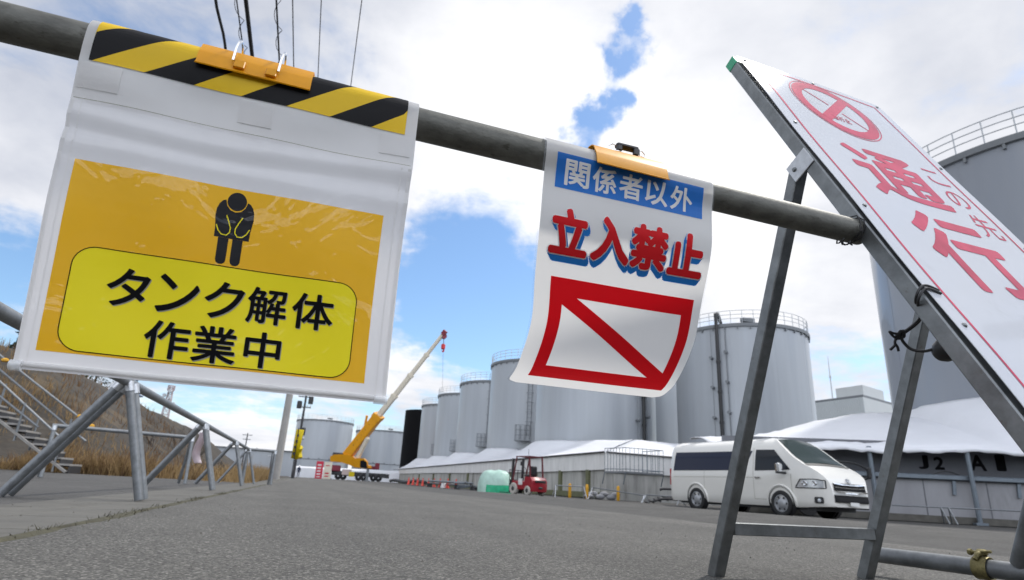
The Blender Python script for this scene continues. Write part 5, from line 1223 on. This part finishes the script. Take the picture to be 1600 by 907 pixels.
# ================================================================ CRANE
def build_crane():
    Z = 104.0; pv = cam_px(551, 708, Z); c = cam_px(548, 742, Z); g0 = gz(c.x, c.y)
    t = thing('truck_crane', 'orange-yellow truck crane with its long white telescopic boom raised', 'crane', (c.x, c.y, g0))
    # site frame: x along picture right, y away
    ex = V((RT.x, RT.y, 0)).normalized(); ey = V((-ex.y, ex.x, 0))
    def P(px, py, dd=0.0): q = cam_px(px, py, Z); return q + ey * dd
    tip = P(692, 523); mid = P(588, 649); base = P(543, 712)
    bd = (tip - base).normalized(); mid = base + bd * (mid - base).dot(bd)
    def seg(a, b, wd, nm, m):
        mb = MB(); mb.beam(a, b, wd, wd * 1.2, up=tuple(ey), bev=.12); return mb.build(nm, m, t, smooth=30)
    seg(base, mid, 1.55, 'boom_base', M_crane)
    L_ = (tip - mid).length; prev = mid
    for k, wd in enumerate((.92, .80, .68, .58)):
        nx = mid + bd * L_ * (k + 1) / 4; seg(prev, nx, wd, 'boom_section', M_boomw)
        if k < 3: mb = MB(); mb.beam(nx - bd * .25, nx + bd * .25, wd + .10, wd * 1.2 + .10, up=tuple(ey)); mb.build('boom_collar', M_boomw, t)
        prev = nx
    mb = MB(); mb.beam(mid - bd * .4, mid + bd * .35, 1.7, 2.0, up=tuple(ey)); mb.build('boom_collar', M_crane, t)
    mb = MB(); mb.beam(tip, tip + bd * .8, .7, .9, up=tuple(ey)); mb.lathe([(.01, -.3), (.45, -.3), (.45, .3), (.01, .3)], tuple(P(694, 526)), 14, 'y'); mb.build('boom_head', M_maroon, t)
    mb = MB(); mb.tube(P(693.5, 527), P(693, 541), .07, 5); mb.build('hoist_rope', M_wireg, t)
    mb = MB(); mb.box(P(692.5, 542), (.7, .5, 1.0), None, .15); mb.path(crv([P(692.5, 545), P(693.5, 548), P(692, 550), P(691, 548)]), .12, 6); mb.build('hook_block', mat('hook_red', (.55, .02, .02), .5), t)
    mb = MB(); mb.tube(P(692.3, 551), P(691, 614), .025, 4); mb.build('load_line', M_wireg, t)
    seg(P(560, 716, -.6), P(576, 684, -.6), .7, 'lift_cylinder', M_boomw)
    mb = MB(); mb.beam(P(566, 690, -.3), P(574, 650, -.3) , .35, .35); mb.build('boom_hose_tray', M_crane, t)
    for k in range(5): mb = MB(); mb.box(base.lerp(mid, .28 + .13 * k) - ey * .80, (.5, .06, .55), Matrix.Rotation(R(20), 3, 'Y')); mb.build('boom_marking', M_dark, t)
    # superstructure
    prf = [(519, 722), (519, 714), (526, 711), (546, 711), (556, 716), (562, 722), (578, 728), (578, 732), (555, 730), (548, 727), (536, 723)]
    mb = MB(); n = len(prf); vs = [tuple(P(x, y, -1.25)) for x, y in prf] + [tuple(P(x, y, 1.25)) for x, y in prf]
    mb.add(vs, [tuple(range(n)), tuple(range(2 * n - 1, n - 1, -1))] + [(i, (i + 1) % n, n + (i + 1) % n, n + i) for i in range(n)]); mb.build('turntable_body', M_crane, t, smooth=25)
    mb = MB(); mb.box(P(529, 711), (2.0, 1.6, .7), None, .1); mb.build('winch', M_dark, t)
    prf = [(556, 731), (556, 720), (560, 717), (571, 717), (576, 722), (576, 733)]
    mb = MB(); n = len(prf); vs = [tuple(P(x, y, -1.5)) for x, y in prf] + [tuple(P(x, y, -.3)) for x, y in prf]
    mb.add(vs, [tuple(range(n)), tuple(range(2 * n - 1, n - 1, -1))] + [(i, (i + 1) % n, n + (i + 1) % n, n + i) for i in range(n)]); cb_ = mb.build('cab', M_crane, t, smooth=25)
    prf = [(566, 731), (566, 721), (571, 720), (576.4, 724), (576.6, 733)]
    mb = MB(); n = len(prf); vs = [tuple(P(x, y, -1.53)) for x, y in prf] + [tuple(P(x, y, -1.49)) for x, y in prf]
    mb.add(vs, [tuple(range(n)), tuple(range(2 * n - 1, n - 1, -1))] + [(i, (i + 1) % n, n + (i + 1) % n, n + i) for i in range(n)]); mb.build('cab_window', M_glass, cb_)
    mb = MB(); a = P(521, 738); b = P(606, 744); mb.beam(V((a.x, a.y, g0 + 1.1)), V((b.x, b.y, g0 + 1.0)), 2.4, .7); mb.build('carrier_deck', M_dark, t)
    mb = MB(); q = P(525, 728); mb.box((q.x, q.y, g0 + 1.85), (1.6, 2.3, 1.0), None, .1); mb.build('carrier_cab', M_maroon, t)
    mb = MB(); q = P(583, 726); mb.box((q.x, q.y + 2, g0 + 2.3), (2.2, 1.0, .55)); q = P(592, 723); mb.box((q.x, q.y + 2, g0 + 2.6), (.7, 1.0, 1.1)); mb.build('outrigger_tower', M_maroon, t)
    for px in (528, 536, 560, 568, 583, 591):
        q = P(px, 742); mb = MB(); mb.lathe([(.2, -1.3), (.55, -1.3), (.6, -1.0), (.6, -.9), (.1, -.9)], (q.x, q.y, g0 + .6), 18, 'y'); mb.build('wheel', M_tyre, t)
    for px in (519, 578): q = P(px, 740, -1.8); mb = MB(); mb.box((q.x, q.y, g0 + 1.0), (.45, .45, 2.0)); mb.box((q.x, q.y, g0 + .08), (1.0, 1.0, .16)); mb.build('outrigger', M_galv, t)
    mb = MB(); q = P(545, 739, -1.45); mb.box((q.x, q.y, g0 + 1.3), (1.6, .1, .9)); mb.build('toolbox', mat('toolbox_pink', (.5, .4, .38), .6), t); mb = MB(); q = P(553, 740, -1.5); mb.box((q.x, q.y, g0 + 1.0), (.9, .1, .8)); mb.build('toolbox', M_banner, t)
build_crane()
# low white sheeting line behind the crane
pa_, pb_ = cam_px(455, 724, 128), cam_px(632, 737, 121)
tsh = thing('white_bund_sheet', 'long low white sheeting along the foot of the far tanks', 'sheeting', (pa_.x, pa_.y, 0))
mb = MB(); mb.grid([[tuple(V((pa_.lerp(pb_, k / 12).x, pa_.lerp(pb_, k / 12).y, 0))), ] and [tuple(V((pa_.lerp(pb_, k / 12).x, pa_.lerp(pb_, k / 12).y, .2))), tuple(V((pa_.lerp(pb_, k / 12).x, pa_.lerp(pb_, k / 12).y + .3, 2.1 + .1 * math.sin(k)))), tuple(V((pa_.lerp(pb_, k / 12).x, pa_.lerp(pb_, k / 12).y + 5, 2.6)))] for k in range(13)]); mb.build('sheet', M_tent, tsh, fix=False)

# signs, banner, worker and clutter at the end of the road
def signboard(px0, px1, py0, py1, z, label, m, marks, mm):
    a = cam_px(px0, py1, z); b = cam_px(px1, py1, z); hgt = (py1 - py0) * z / 930; g0 = gz(a.x, a.y); ex = V((b.x - a.x, b.y - a.y, 0)); wd = ex.length; ex.normalize(); c = (a + b) / 2
    t = thing('standing_sign', label, 'sign', (c.x, c.y, g0)); MM = Matrix((ex, V((-ex.y, ex.x, 0)), V((0, 0, 1)))).transposed()
    mb = MB(); mb.box((c.x, c.y, g0 + hgt / 2 + .05), (wd, .06, hgt), MM, .01); mb.build('panel', m, t)
    for s_ in (-1, 1): mb = MB(); q = c + ex * s_ * wd * .42; mb.tube((q.x, q.y + .05, g0 + hgt), (q.x, q.y + .7, g0), .03, 5); mb.build('leg', M_galv, t)
    mb = MB()
    for zz, hh in marks:
        for dx in (-.16, .05): mb.box(V((c.x, c.y, g0 + hgt * zz)) + ex * dx * wd - V((-ex.y, ex.x, 0)) * .035, (wd * .3, .012, hgt * hh * .55), MM)
        mb.box(V((c.x, c.y, g0 + hgt * (zz + hh * .33))) - V((-ex.y, ex.x, 0)) * .035, (wd * .5, .012, hgt * .018), MM)
    mb.build('marking', mm, t)
signboard(492, 503, 718, 744, 78, 'tall red signboard with white characters at the end of the road', M_redsign, ((.80, .12), (.62, .12), (.45, .12), (.28, .12), (.12, .08)), M_white)
signboard(504.5, 516.5, 719, 744.5, 78, 'tall white signboard with red marks beside the red one', M_boomw, ((.8, .08), (.35, .12), (.18, .1)), M_redsign)
a = cam_px(459, 722, 52); bt = cam_px(470, 671, 52); g0 = gz(a.x, a.y)
tbn = thing('banner', 'tall yellow banner with black marks on a pole beside the road end', 'banner', (a.x, a.y, g0))
p1 = V((a.x, a.y, g0)); p2 = bt + V((-.18, 0, .1)); mb = MB(); mb.tube(p1, p2, .035, 6); mb.build('pole', M_dark, tbn)
mb = MB(); mb.grid([[tuple(cam_px(463.5, 671, 52)), tuple(cam_px(475.5, 672, 52))], [tuple(cam_px(458.5, 698, 52)), tuple(cam_px(469, 699, 52))], [tuple(cam_px(454.5, 716, 52)), tuple(cam_px(464.5, 718.5, 52))]]); o = mb.build('cloth', M_banner, tbn, fix=False); sm = o.modifiers.new('thick', 'SOLIDIFY'); sm.thickness = .02
for x, y in ((465.5, 681), (463.5, 690), (461, 699), (458.5, 709)): mb = MB(); mb.box(cam_px(x, y, 51.9), (.18, .03, .22)); mb.build('marking', M_dark, tbn)
mb = MB(); mb.path(crv([cam_px(468, 716, 52.2), cam_px(467, 707, 52.4), cam_px(469, 699, 52.2)]), [.25] * 17, 8); tag(mb.build('wrapped_post', M_banner, None, org=cam_px(468, 716, 52)), 'yellow wrapped post behind the tall yellow banner', 'post')
# worker
p = cam_px(466, 741, 92); p = V((p.x, p.y, gz(p.x, p.y)))
me = bpy.data.meshes.new('worker')
J = [(0, 0, .95), (0, 0, 1.2), (0, .01, 1.42), (0, 0, 1.52), (0, -.01, 1.66), (.10, 0, .90), (.11, -.02, .5), (.11, .02, .06), (.12, -.14, .03), (-.10, 0, .90), (-.11, .02, .5), (-.11, .04, .06), (-.12, -.12, .03),
     (.19, .01, 1.40), (.25, .03, 1.14), (.24, -.04, .90), (.24, -.07, .80), (-.19, .01, 1.40), (-.25, .03, 1.14), (-.24, -.04, .90), (-.24, -.07, .80)]
Eg = [(0, 1), (1, 2), (2, 3), (3, 4), (0, 5), (5, 6), (6, 7), (7, 8), (0, 9), (9, 10), (10, 11), (11, 12), (2, 13), (13, 14), (14, 15), (15, 16), (2, 17), (17, 18), (18, 19), (19, 20)]
me.from_pydata([tuple(V(j) + p) for j in J], Eg, [])
wk = thing('person', 'worker in navy clothing and white helmet standing at the road end', 'person', p)
o = link('body', me, M_clothn, wk, smooth=0)
sk = o.modifiers.new('skin', 'SKIN')
for i, r_ in enumerate((.15, .15, .16, .06, .10, .09, .07, .05, .05, .09, .07, .05, .05, .07, .055, .04, .04, .07, .055, .04, .04)): o.data.skin_vertices[0].data[i].radius = (r_, r_ * .85)
o.data.skin_vertices[0].data[0].use_root = True; o.modifiers.new('smooth', 'SUBSURF').levels = 1
mb = MB(); mb.lathe([(.17, 1.68), (.14, 1.70), (.135, 1.75), (.10, 1.82), (.001, 1.85)], tuple(p), 14); mb.build('helmet', M_bagw, wk)

# ================================================================ LEFT: slope, stairs, grass, trees, towers, poles
# scaffold stairs
def at_Y(px, py, Y):
    r_ = RT * ((px - 800) / 930.0) - UP * ((py - 453.5) / 930.0) + FW; return V((0, 0, CAM_H)) + r_ * (Y / r_.y)
YS = 17.6
tst = thing('scaffold_stairs', 'grey scaffold stairs with pipe handrails climbing the grassy bank', 'stairs', tuple(V((at_Y(100, 740, YS).x, YS, .02))))
top = at_Y(-60, 610, YS); bot = at_Y(104, 738, YS); bot.z = .03; dv = bot - top
for dy in (0, .85):
    mb = MB(); mb.beam(top + V((0, dy, .0)), bot + V((0, dy, 0)), .05, .22, up=(0, 1, 0)); mb.build('stringer', M_wood, tst)
NTR = 12
for k in range(NTR):
    q = top.lerp(bot, (k + .5) / NTR); mb = MB(); mb.box(q + V((0, .42, .10)), (.27, .9, .045)); mb.build('tread', M_wood, tst)
    mb = MB(); mb.box(q + V((.13, .42, -.01)), (.02, .86, .17)); mb.build('riser', M_dark, tst)
for (x0, y0, x1, y1, YY) in ((-40, 560, 97, 687, YS - .06), (-40, 545, 134, 690, YS + .9), (-40, 588, 60, 668, YS - .06), (-10, 548, 142, 667, YS + .92)):
    a = at_Y(x0, y0, YY); b = at_Y(x1, y1, YY); mb = MB(); mb.tube(a, b, .028, 8); mb.build('handrail', M_galv, tst)
for x, y0, y1, YY in ((112, 655, 715, YS + .9), (96, 686, 738, YS - .06), (40, 630, 690, YS - .06), (10, 600, 660, YS + .9), (60, 655, 705, YS + .9)):
    a = at_Y(x, y0, YY); b = V((a.x, a.y, max(.0, at_Y(x, y1, YY).z))); mb = MB(); mb.tube(a, b, .026, 8); mb.build('stanchion', M_galv, tst)
for x, y in ((126, 651), (142, 666), (8, 563)):
    q = at_Y(x, y, YS + .9); mb = MB(); mb.box(q, (.16, .1, .10), None, .03); mb.build('yellow_coupler', M_post, tst)

# dry grass: nobody could count the blades
def blades(n, region, h0, h1, wd, m, name, label=None):
    mb = MB(); vs = mb.v; fs = mb.f
    for i in range(n):
        x, y = region()
        z = gz(x, y) - .01
        cl = mnoise.noise(V((x * .55, y * .55, 2.0)))
        if random.random() > .55 + cl * 1.1: continue
        h = random.uniform(h0, h1) * (.75 + .7 * max(-.4, cl)); a = random.uniform(0, 2 * PI); lean = random.uniform(.05, .75) * h; b = random.uniform(0, 2 * PI); w2 = wd * random.uniform(.5, 1.2)
        k = len(vs); dx, dy = math.cos(a) * w2, math.sin(a) * w2; lx, ly = math.cos(b) * lean, math.sin(b) * lean
        vs += [(x - dx, y - dy, z), (x + dx, y + dy, z), (x + lx * .45 + dx * .7, y + ly * .45 + dy * .7, z + h * .6), (x + lx * .45 - dx * .7, y + ly * .45 - dy * .7, z + h * .6), (x + lx, y + ly, z + h)]
        fs += [(k, k + 1, k + 2, k + 3), (k + 3, k + 2, k + 4)]
    mb.m = [0] * len(fs)
    return tag(mb.build(name, m, None, smooth=0, fix=False), kind='stuff')
def toe():
    x = -random.triangular(1.7, 17, 4.5); y0 = 18.6 + max(0, -x - 3) * .25
    return x, y0 + abs(random.gauss(0, 1.0)) * (1.5 + .11 * -x) - .2
blades(15000, toe, .15, .55, .014, M_straw, 'dry_grass')
blades(3500, toe, .25, .7, .014, M_straw2, 'russet_grass')
def verge(): 
    y = random.triangular(16, 75, 22); return -1.15 - abs(random.gauss(0, .9)) - .02 * (y - 16), y
blades(12000, verge, .2, .7, .014, M_straw, 'roadside_grass')
def upper():
    x = random.uniform(-14, -4); return x, 20 + random.uniform(0, 22) + max(0, -x - 3) * .25
blades(2500, upper, .25, .7, .016, M_straw2, 'slope_grass')
def kerb():
    y = random.choice((random.uniform(1.5, 6), random.gauss(7.6, .9), random.gauss(5, 1.5), random.uniform(6, 15))); return -.745 + random.gauss(.0, .018 + .006 * (1 if y > 6.5 else 0)), y
def kerb_blades():
    mb = MB()
    for i in range(2600):
        x, y = kerb(); cl = mnoise.noise(V((x * 2, y * 2.2, 5)))
        if random.random() > .5 + cl * 1.3: continue
        h = random.uniform(.006, .030); a = random.uniform(0, 6.28); k = len(mb.v); wd = random.uniform(.0012, .003); dx, dy = math.cos(a) * wd, math.sin(a) * wd; lx, ly = random.gauss(0, .014), random.gauss(0, .014)
        mb.v += [(x - dx, y - dy, .004), (x + dx, y + dy, .004), (x + lx, y + ly, h)]; mb.f.append((k, k + 1, k + 2)); mb.m.append(0)
    tag(mb.build('kerb_weeds', M_moss2, None, smooth=0, fix=False), kind='stuff')
kerb_blades()
# moss strip in the gutter joint
mb = MB(); ysm = [1.0 + .12 * i for i in range(150)]
mb.grid([[(-.765 + .010 * mnoise.noise(V((9, y * 3, 0))), y, .0085), (-.742, y, .0115 + .002 * mnoise.noise(V((5, y * 5, 0)))), (-.718 + .030 * mnoise.noise(V((0, y * 1.7, 0))) + .014 * mnoise.noise(V((3, y * 6, 0))), y, .0035)] for y in ysm]); tag(mb.build('moss', M_moss2, None, fix=False, smooth=0), kind='stuff')
# little grit stones on the asphalt and walkway
mb = MB()
for i in range(420):
    x = random.uniform(-3.0, 3.5); y = random.triangular(1.6, 12, 2.5); r_ = random.uniform(.002, .006); z = gz(x, y) + (.010 if -1.36 < x < -.75 else .004)
    pts = [V((random.uniform(-1, 1), random.uniform(-1, 1), random.uniform(0, 1))).normalized() * r_ for _ in range(4)]
    k = len(mb.v); mb.v += [tuple(q + V((x, y, z))) for q in [V((r_, 0, 0)), V((-r_ * .6, r_ * .8, 0)), V((-r_ * .5, -r_ * .9, 0)), V((0, 0, r_ * 1.1))]]; mb.f += [(k, k + 1, k + 3), (k + 1, k + 2, k + 3), (k + 2, k, k + 3)]; mb.m += [0, 0, 0]
tag(mb.build('grit', M_conc, None, smooth=0, fix=False), kind='stuff')

# trees on the slope
def conifer(x, y, h, r_, label, seed, dens=260):
    rnd = random.Random(seed); z = gz(x, y) - .1
    t = thing('pine_tree', label, 'tree', (x, y, z), 'dark trees on the bank')
    mb = MB(); mb.path([(x, y, z), (x + .05 * h * rnd.uniform(-1, 1), y, z + h * .55), (x + .03, y, z + h * .95)], [.03 * h, .02 * h, .004 * h], 7); mb.build('trunk', M_bark, t)
    mb = MB()
    for i in range(dens):
        q = rnd.random() ** .8; zz = z + h * (.18 + .80 * q); rad = r_ * (1 - q) ** .7 * (.5 + .5 * abs(math.sin(q * 19))) + .1; a = rnd.uniform(0, 2 * PI); rr_ = rad * rnd.uniform(.35, 1.05)
        c = V((x + rr_ * math.cos(a), y + rr_ * math.sin(a), zz - rr_ * .18)); s_ = rnd.uniform(.12, .30) * (h / 5)
        for j in range(5):
            d1 = V((rnd.gauss(0, 1), rnd.gauss(0, 1), rnd.gauss(0, .6))).normalized() * s_; d2 = V((rnd.gauss(0, 1), rnd.gauss(0, 1), rnd.gauss(0, .6))).normalized() * s_ * .4
            mb.add([tuple(c - d2), tuple(c + d2), tuple(c + d1)], [(0, 1, 2)])
    mb.build('crown', M_pine, t, smooth=0, fix=False)
for i, (px, yy, h, r_) in enumerate(((14, 44, 5.2, .8), (72, 44, 3.3, 1.6), (98, 46, 3.2, 1.8), (124, 45, 2.9, 1.7), (148, 47, 2.6, 1.4))):
    q = at_Y(px, 600, yy); conifer(q.x, yy, h, r_, ('slender dark tree rising alone at the left edge', 'low dark tree, leftmost of the clump under the yellow notice', 'low dark tree, second from the left in the clump under the notice', 'low dark tree, third from the left in the clump under the notice', 'low dark tree, rightmost of the clump under the notice')[i], 30 + i)
def shrub(x, y, h, label, seed):
    rnd = random.Random(seed); z = gz(x, y) - .05; mb = MB(); t = thing('bare_shrub', label, 'shrub', (x, y, z), 'bare shrubs on the bank')
    def br(p, d, l, r_, lv):
        e_ = p + d * l; mb.path([p, e_], [r_, r_ * .6], 4, cap=False)
        if lv > 0:
            for _ in range(3): br(p + d * l * rnd.uniform(.5, 1), (d + V((rnd.gauss(0, .5), rnd.gauss(0, .5), rnd.uniform(0, .4)))).normalized(), l * .62, r_ * .55, lv - 1)
    for _ in range(3): br(V((x, y, z)), V((rnd.gauss(0, .35), rnd.gauss(0, .35), 1)).normalized(), h * .45, .028, 3)
    mb.build('twigs', M_bark, t, smooth=0)
for i, (px, yy, h) in enumerate(((278, 34, 1.6), (300, 36, 2.0), (312, 38, 1.5), (240, 30, 1.0), (352, 36, .9))):
    q = at_Y(px, 690, yy); shrub(q.x, yy, h, ('leafless shrub left of the highest twigs on the slope crest', 'tallest leafless shrub on the slope crest', 'leafless shrub just right of the tallest one', 'small leafless shrub left of the lattice tower', 'smallest leafless shrub low on the slope near the banner')[i], 70 + i)

# lattice towers
def tower(px, y0, Y, wd, label, m, plats):
    p = at_Y(px, y0, Y); t = thing('lattice_tower', label, 'tower', (p.x, Y, 0)); H = p.z; mb = MB()
    def leg(sx, sy, z): k = wd * (1 - .72 * z / H) / 2; return V((p.x + sx * k, Y + sy * k, z))
    N = 12
    for sx, sy in ((1, 1), (1, -1), (-1, -1), (-1, 1)): mb.tube(leg(sx, sy, 0), leg(sx, sy, H), .09, 5)
    for k in range(N):
        za, zb_ = H * k / N, H * (k + 1) / N
        for (a, b) in (((1, 1), (1, -1)), ((1, -1), (-1, -1)), ((-1, -1), (-1, 1)), ((-1, 1), (1, 1))): mb.tube(leg(*a, za), leg(*b, zb_), .05, 4); mb.tube(leg(*b, za), leg(*a, zb_), .05, 4); mb.tube(leg(*a, zb_), leg(*b, zb_), .07, 4)
    mb.build('lattice', m, t, smooth=0)
    for z, r_ in plats:
        mb = MB(); mb.lathe([(.3, z - .1), (r_, z - .1), (r_, z + .1), (.3, z + .1)], (p.x, Y, 0), 16)
        for k in range(12):
            a = 2 * PI * k / 12; mb.tube((p.x + r_ * math.cos(a), Y + r_ * math.sin(a), z), (p.x + r_ * math.cos(a), Y + r_ * math.sin(a), z + 1.0), .07, 4)
        mb.path([(p.x + r_ * math.cos(2 * PI * k / 16), Y + r_ * math.sin(2 * PI * k / 16), z + 1) for k in range(16)], .08, 4, closed=True); mb.build('platform', m, t, smooth=0)
    for k in range(4): mb = MB(); a = k * 1.6; mb.lathe([(.01, -.1), (.35, -.1), (.42, .2)], (p.x + 1.1 * math.cos(a), Y + 1.1 * math.sin(a), H * (.8 + .05 * k)), 12, 'y'); mb.build('dish', M_rail, t)
tower(268, 606, 150, 2.5, 'slim red and white lattice tower beyond the grey slope', M_towr, ((17.0, .7),))
tower(210, 588, 150, 4.4, 'blue-grey lattice tower with round platforms beside the notice edge', M_towb, ((19.0, 2.8), (15.2, 2.6)))

# utility poles
def upole(px, py, Y, H, r_, label, arms, m):
    p = at_Y(px, py, Y); g0 = gz(p.x, Y); t = thing('utility_pole', label, 'pole', (p.x, Y, g0), 'utility poles')
    mb = MB(); mb.path([(p.x, Y, g0 - .2), (p.x, Y, g0 + H)], [r_, r_ * .68], 14); mb.build('pole_shaft', m, t)
    for z, l in arms:
        mb = MB(); mb.box((p.x, Y, g0 + z), (l, .10, .10)); ar = mb.build('cross_arm', M_tankd, t)
        for k in range(5): mb = MB(); mb.lathe([(.05, 0), (.07, .06), (.04, .12), (.06, .16), (.001, .2)], (p.x - l * .45 + l * .9 * k / 4, Y, g0 + z + .05), 8); mb.build('insulator', M_bagw, ar)
    return t, p
upole(436, 715, 36, 11.0, .21, 'pale concrete utility pole standing in the dry grass', ((10.4, 2.0), (9.4, 1.6)), M_polec)
t_, p = upole(463, 715, 62, 9.0, .13, 'dark utility pole with equipment behind the yellow banner', ((8.4, 1.6), (7.6, 1.4), (6.6, 1.2), (3.6, .8)), M_dark)
for z, dx in ((7.4, .5), (6.9, -.5), (4.4, .2)): mb = MB(); mb.lathe([(.01, z - .35), (.22, z - .35), (.24, z), (.22, z + .35), (.01, z + .38)], (p.x + dx, 62, 0), 12); mb.build('transformer', M_dark, t_)
for i, (px, py, Y) in enumerate(((383, 700, 110), (401, 704, 130), (426, 706, 125))): upole(px, py, Y, (6.5, 5.0, 4.4)[i] , .12, ('far thin utility pole, leftmost of three on the horizon', 'far thin utility pole, middle of three on the horizon', 'far thin utility pole, rightmost of three beside the concrete pole')[i], ((( 6.5, 5.0, 4.4)[i] - .3, 1.5), ((6.5, 5.0, 4.4)[i] - 1.0, 1.2)), M_dark)
# overhead cables along the road
cb_list = [(-1.95, .020, 0, 'thick wavy black cable, leftmost of the overhead lines'), (-1.585, .028, 0, 'thickest black cable of the overhead lines'), (-1.70, .005, 2, 'thin grey cable just left of the thickest one'), (-1.70, .009, 1, 'black cable with a spiral hanger next to the thickest one'), (-1.21, .012, 1, 'dark grey cable with a spiral hanger right of the thickest one'),
           (-1.01, .008, 2, 'thin grey overhead line right of the spiral cable'), (-.66, .0065, 2, 'second thin grey overhead line from the right'), (-.17, .0065, 2, 'thin grey overhead line farthest to the right')]
for x, r_, k, lab in cb_list:
    mb = MB(); z0 = 6.0
    def wz(y): return z0 - .25 * (1 - ((y - 12) / 24) ** 2)
    wz_ = lambda y: 6.0 - .0 + .0009 * (y - 7.3) ** 2 - 0.0
    pts = [V((x, y, wz_(y))) for y in [-12 + 2.0 * i for i in range(25)]]
    if k == 0 and x < -1.8: pts = [V((x + .010 * math.sin(y * 5), y, wz_(y) + .010 * math.cos(y * 4))) for y in [-12 + .25 * i for i in range(193)]]
    mb.path(pts, r_, 7); 
    if k == 1: mb.path([V((x + .045 * math.cos(y * 11), y, wz_(y) + .05 + .055 * math.sin(y * 11))) for y in [-2 + .05 * i for i in range(500)]], .005, 4)
    tag(mb.build('overhead_cable', M_wire if k == 0 or r_ > .0085 else M_wireg, None, org=(x, 7, 6), fix=False), lab, 'cable', 'overhead cables')
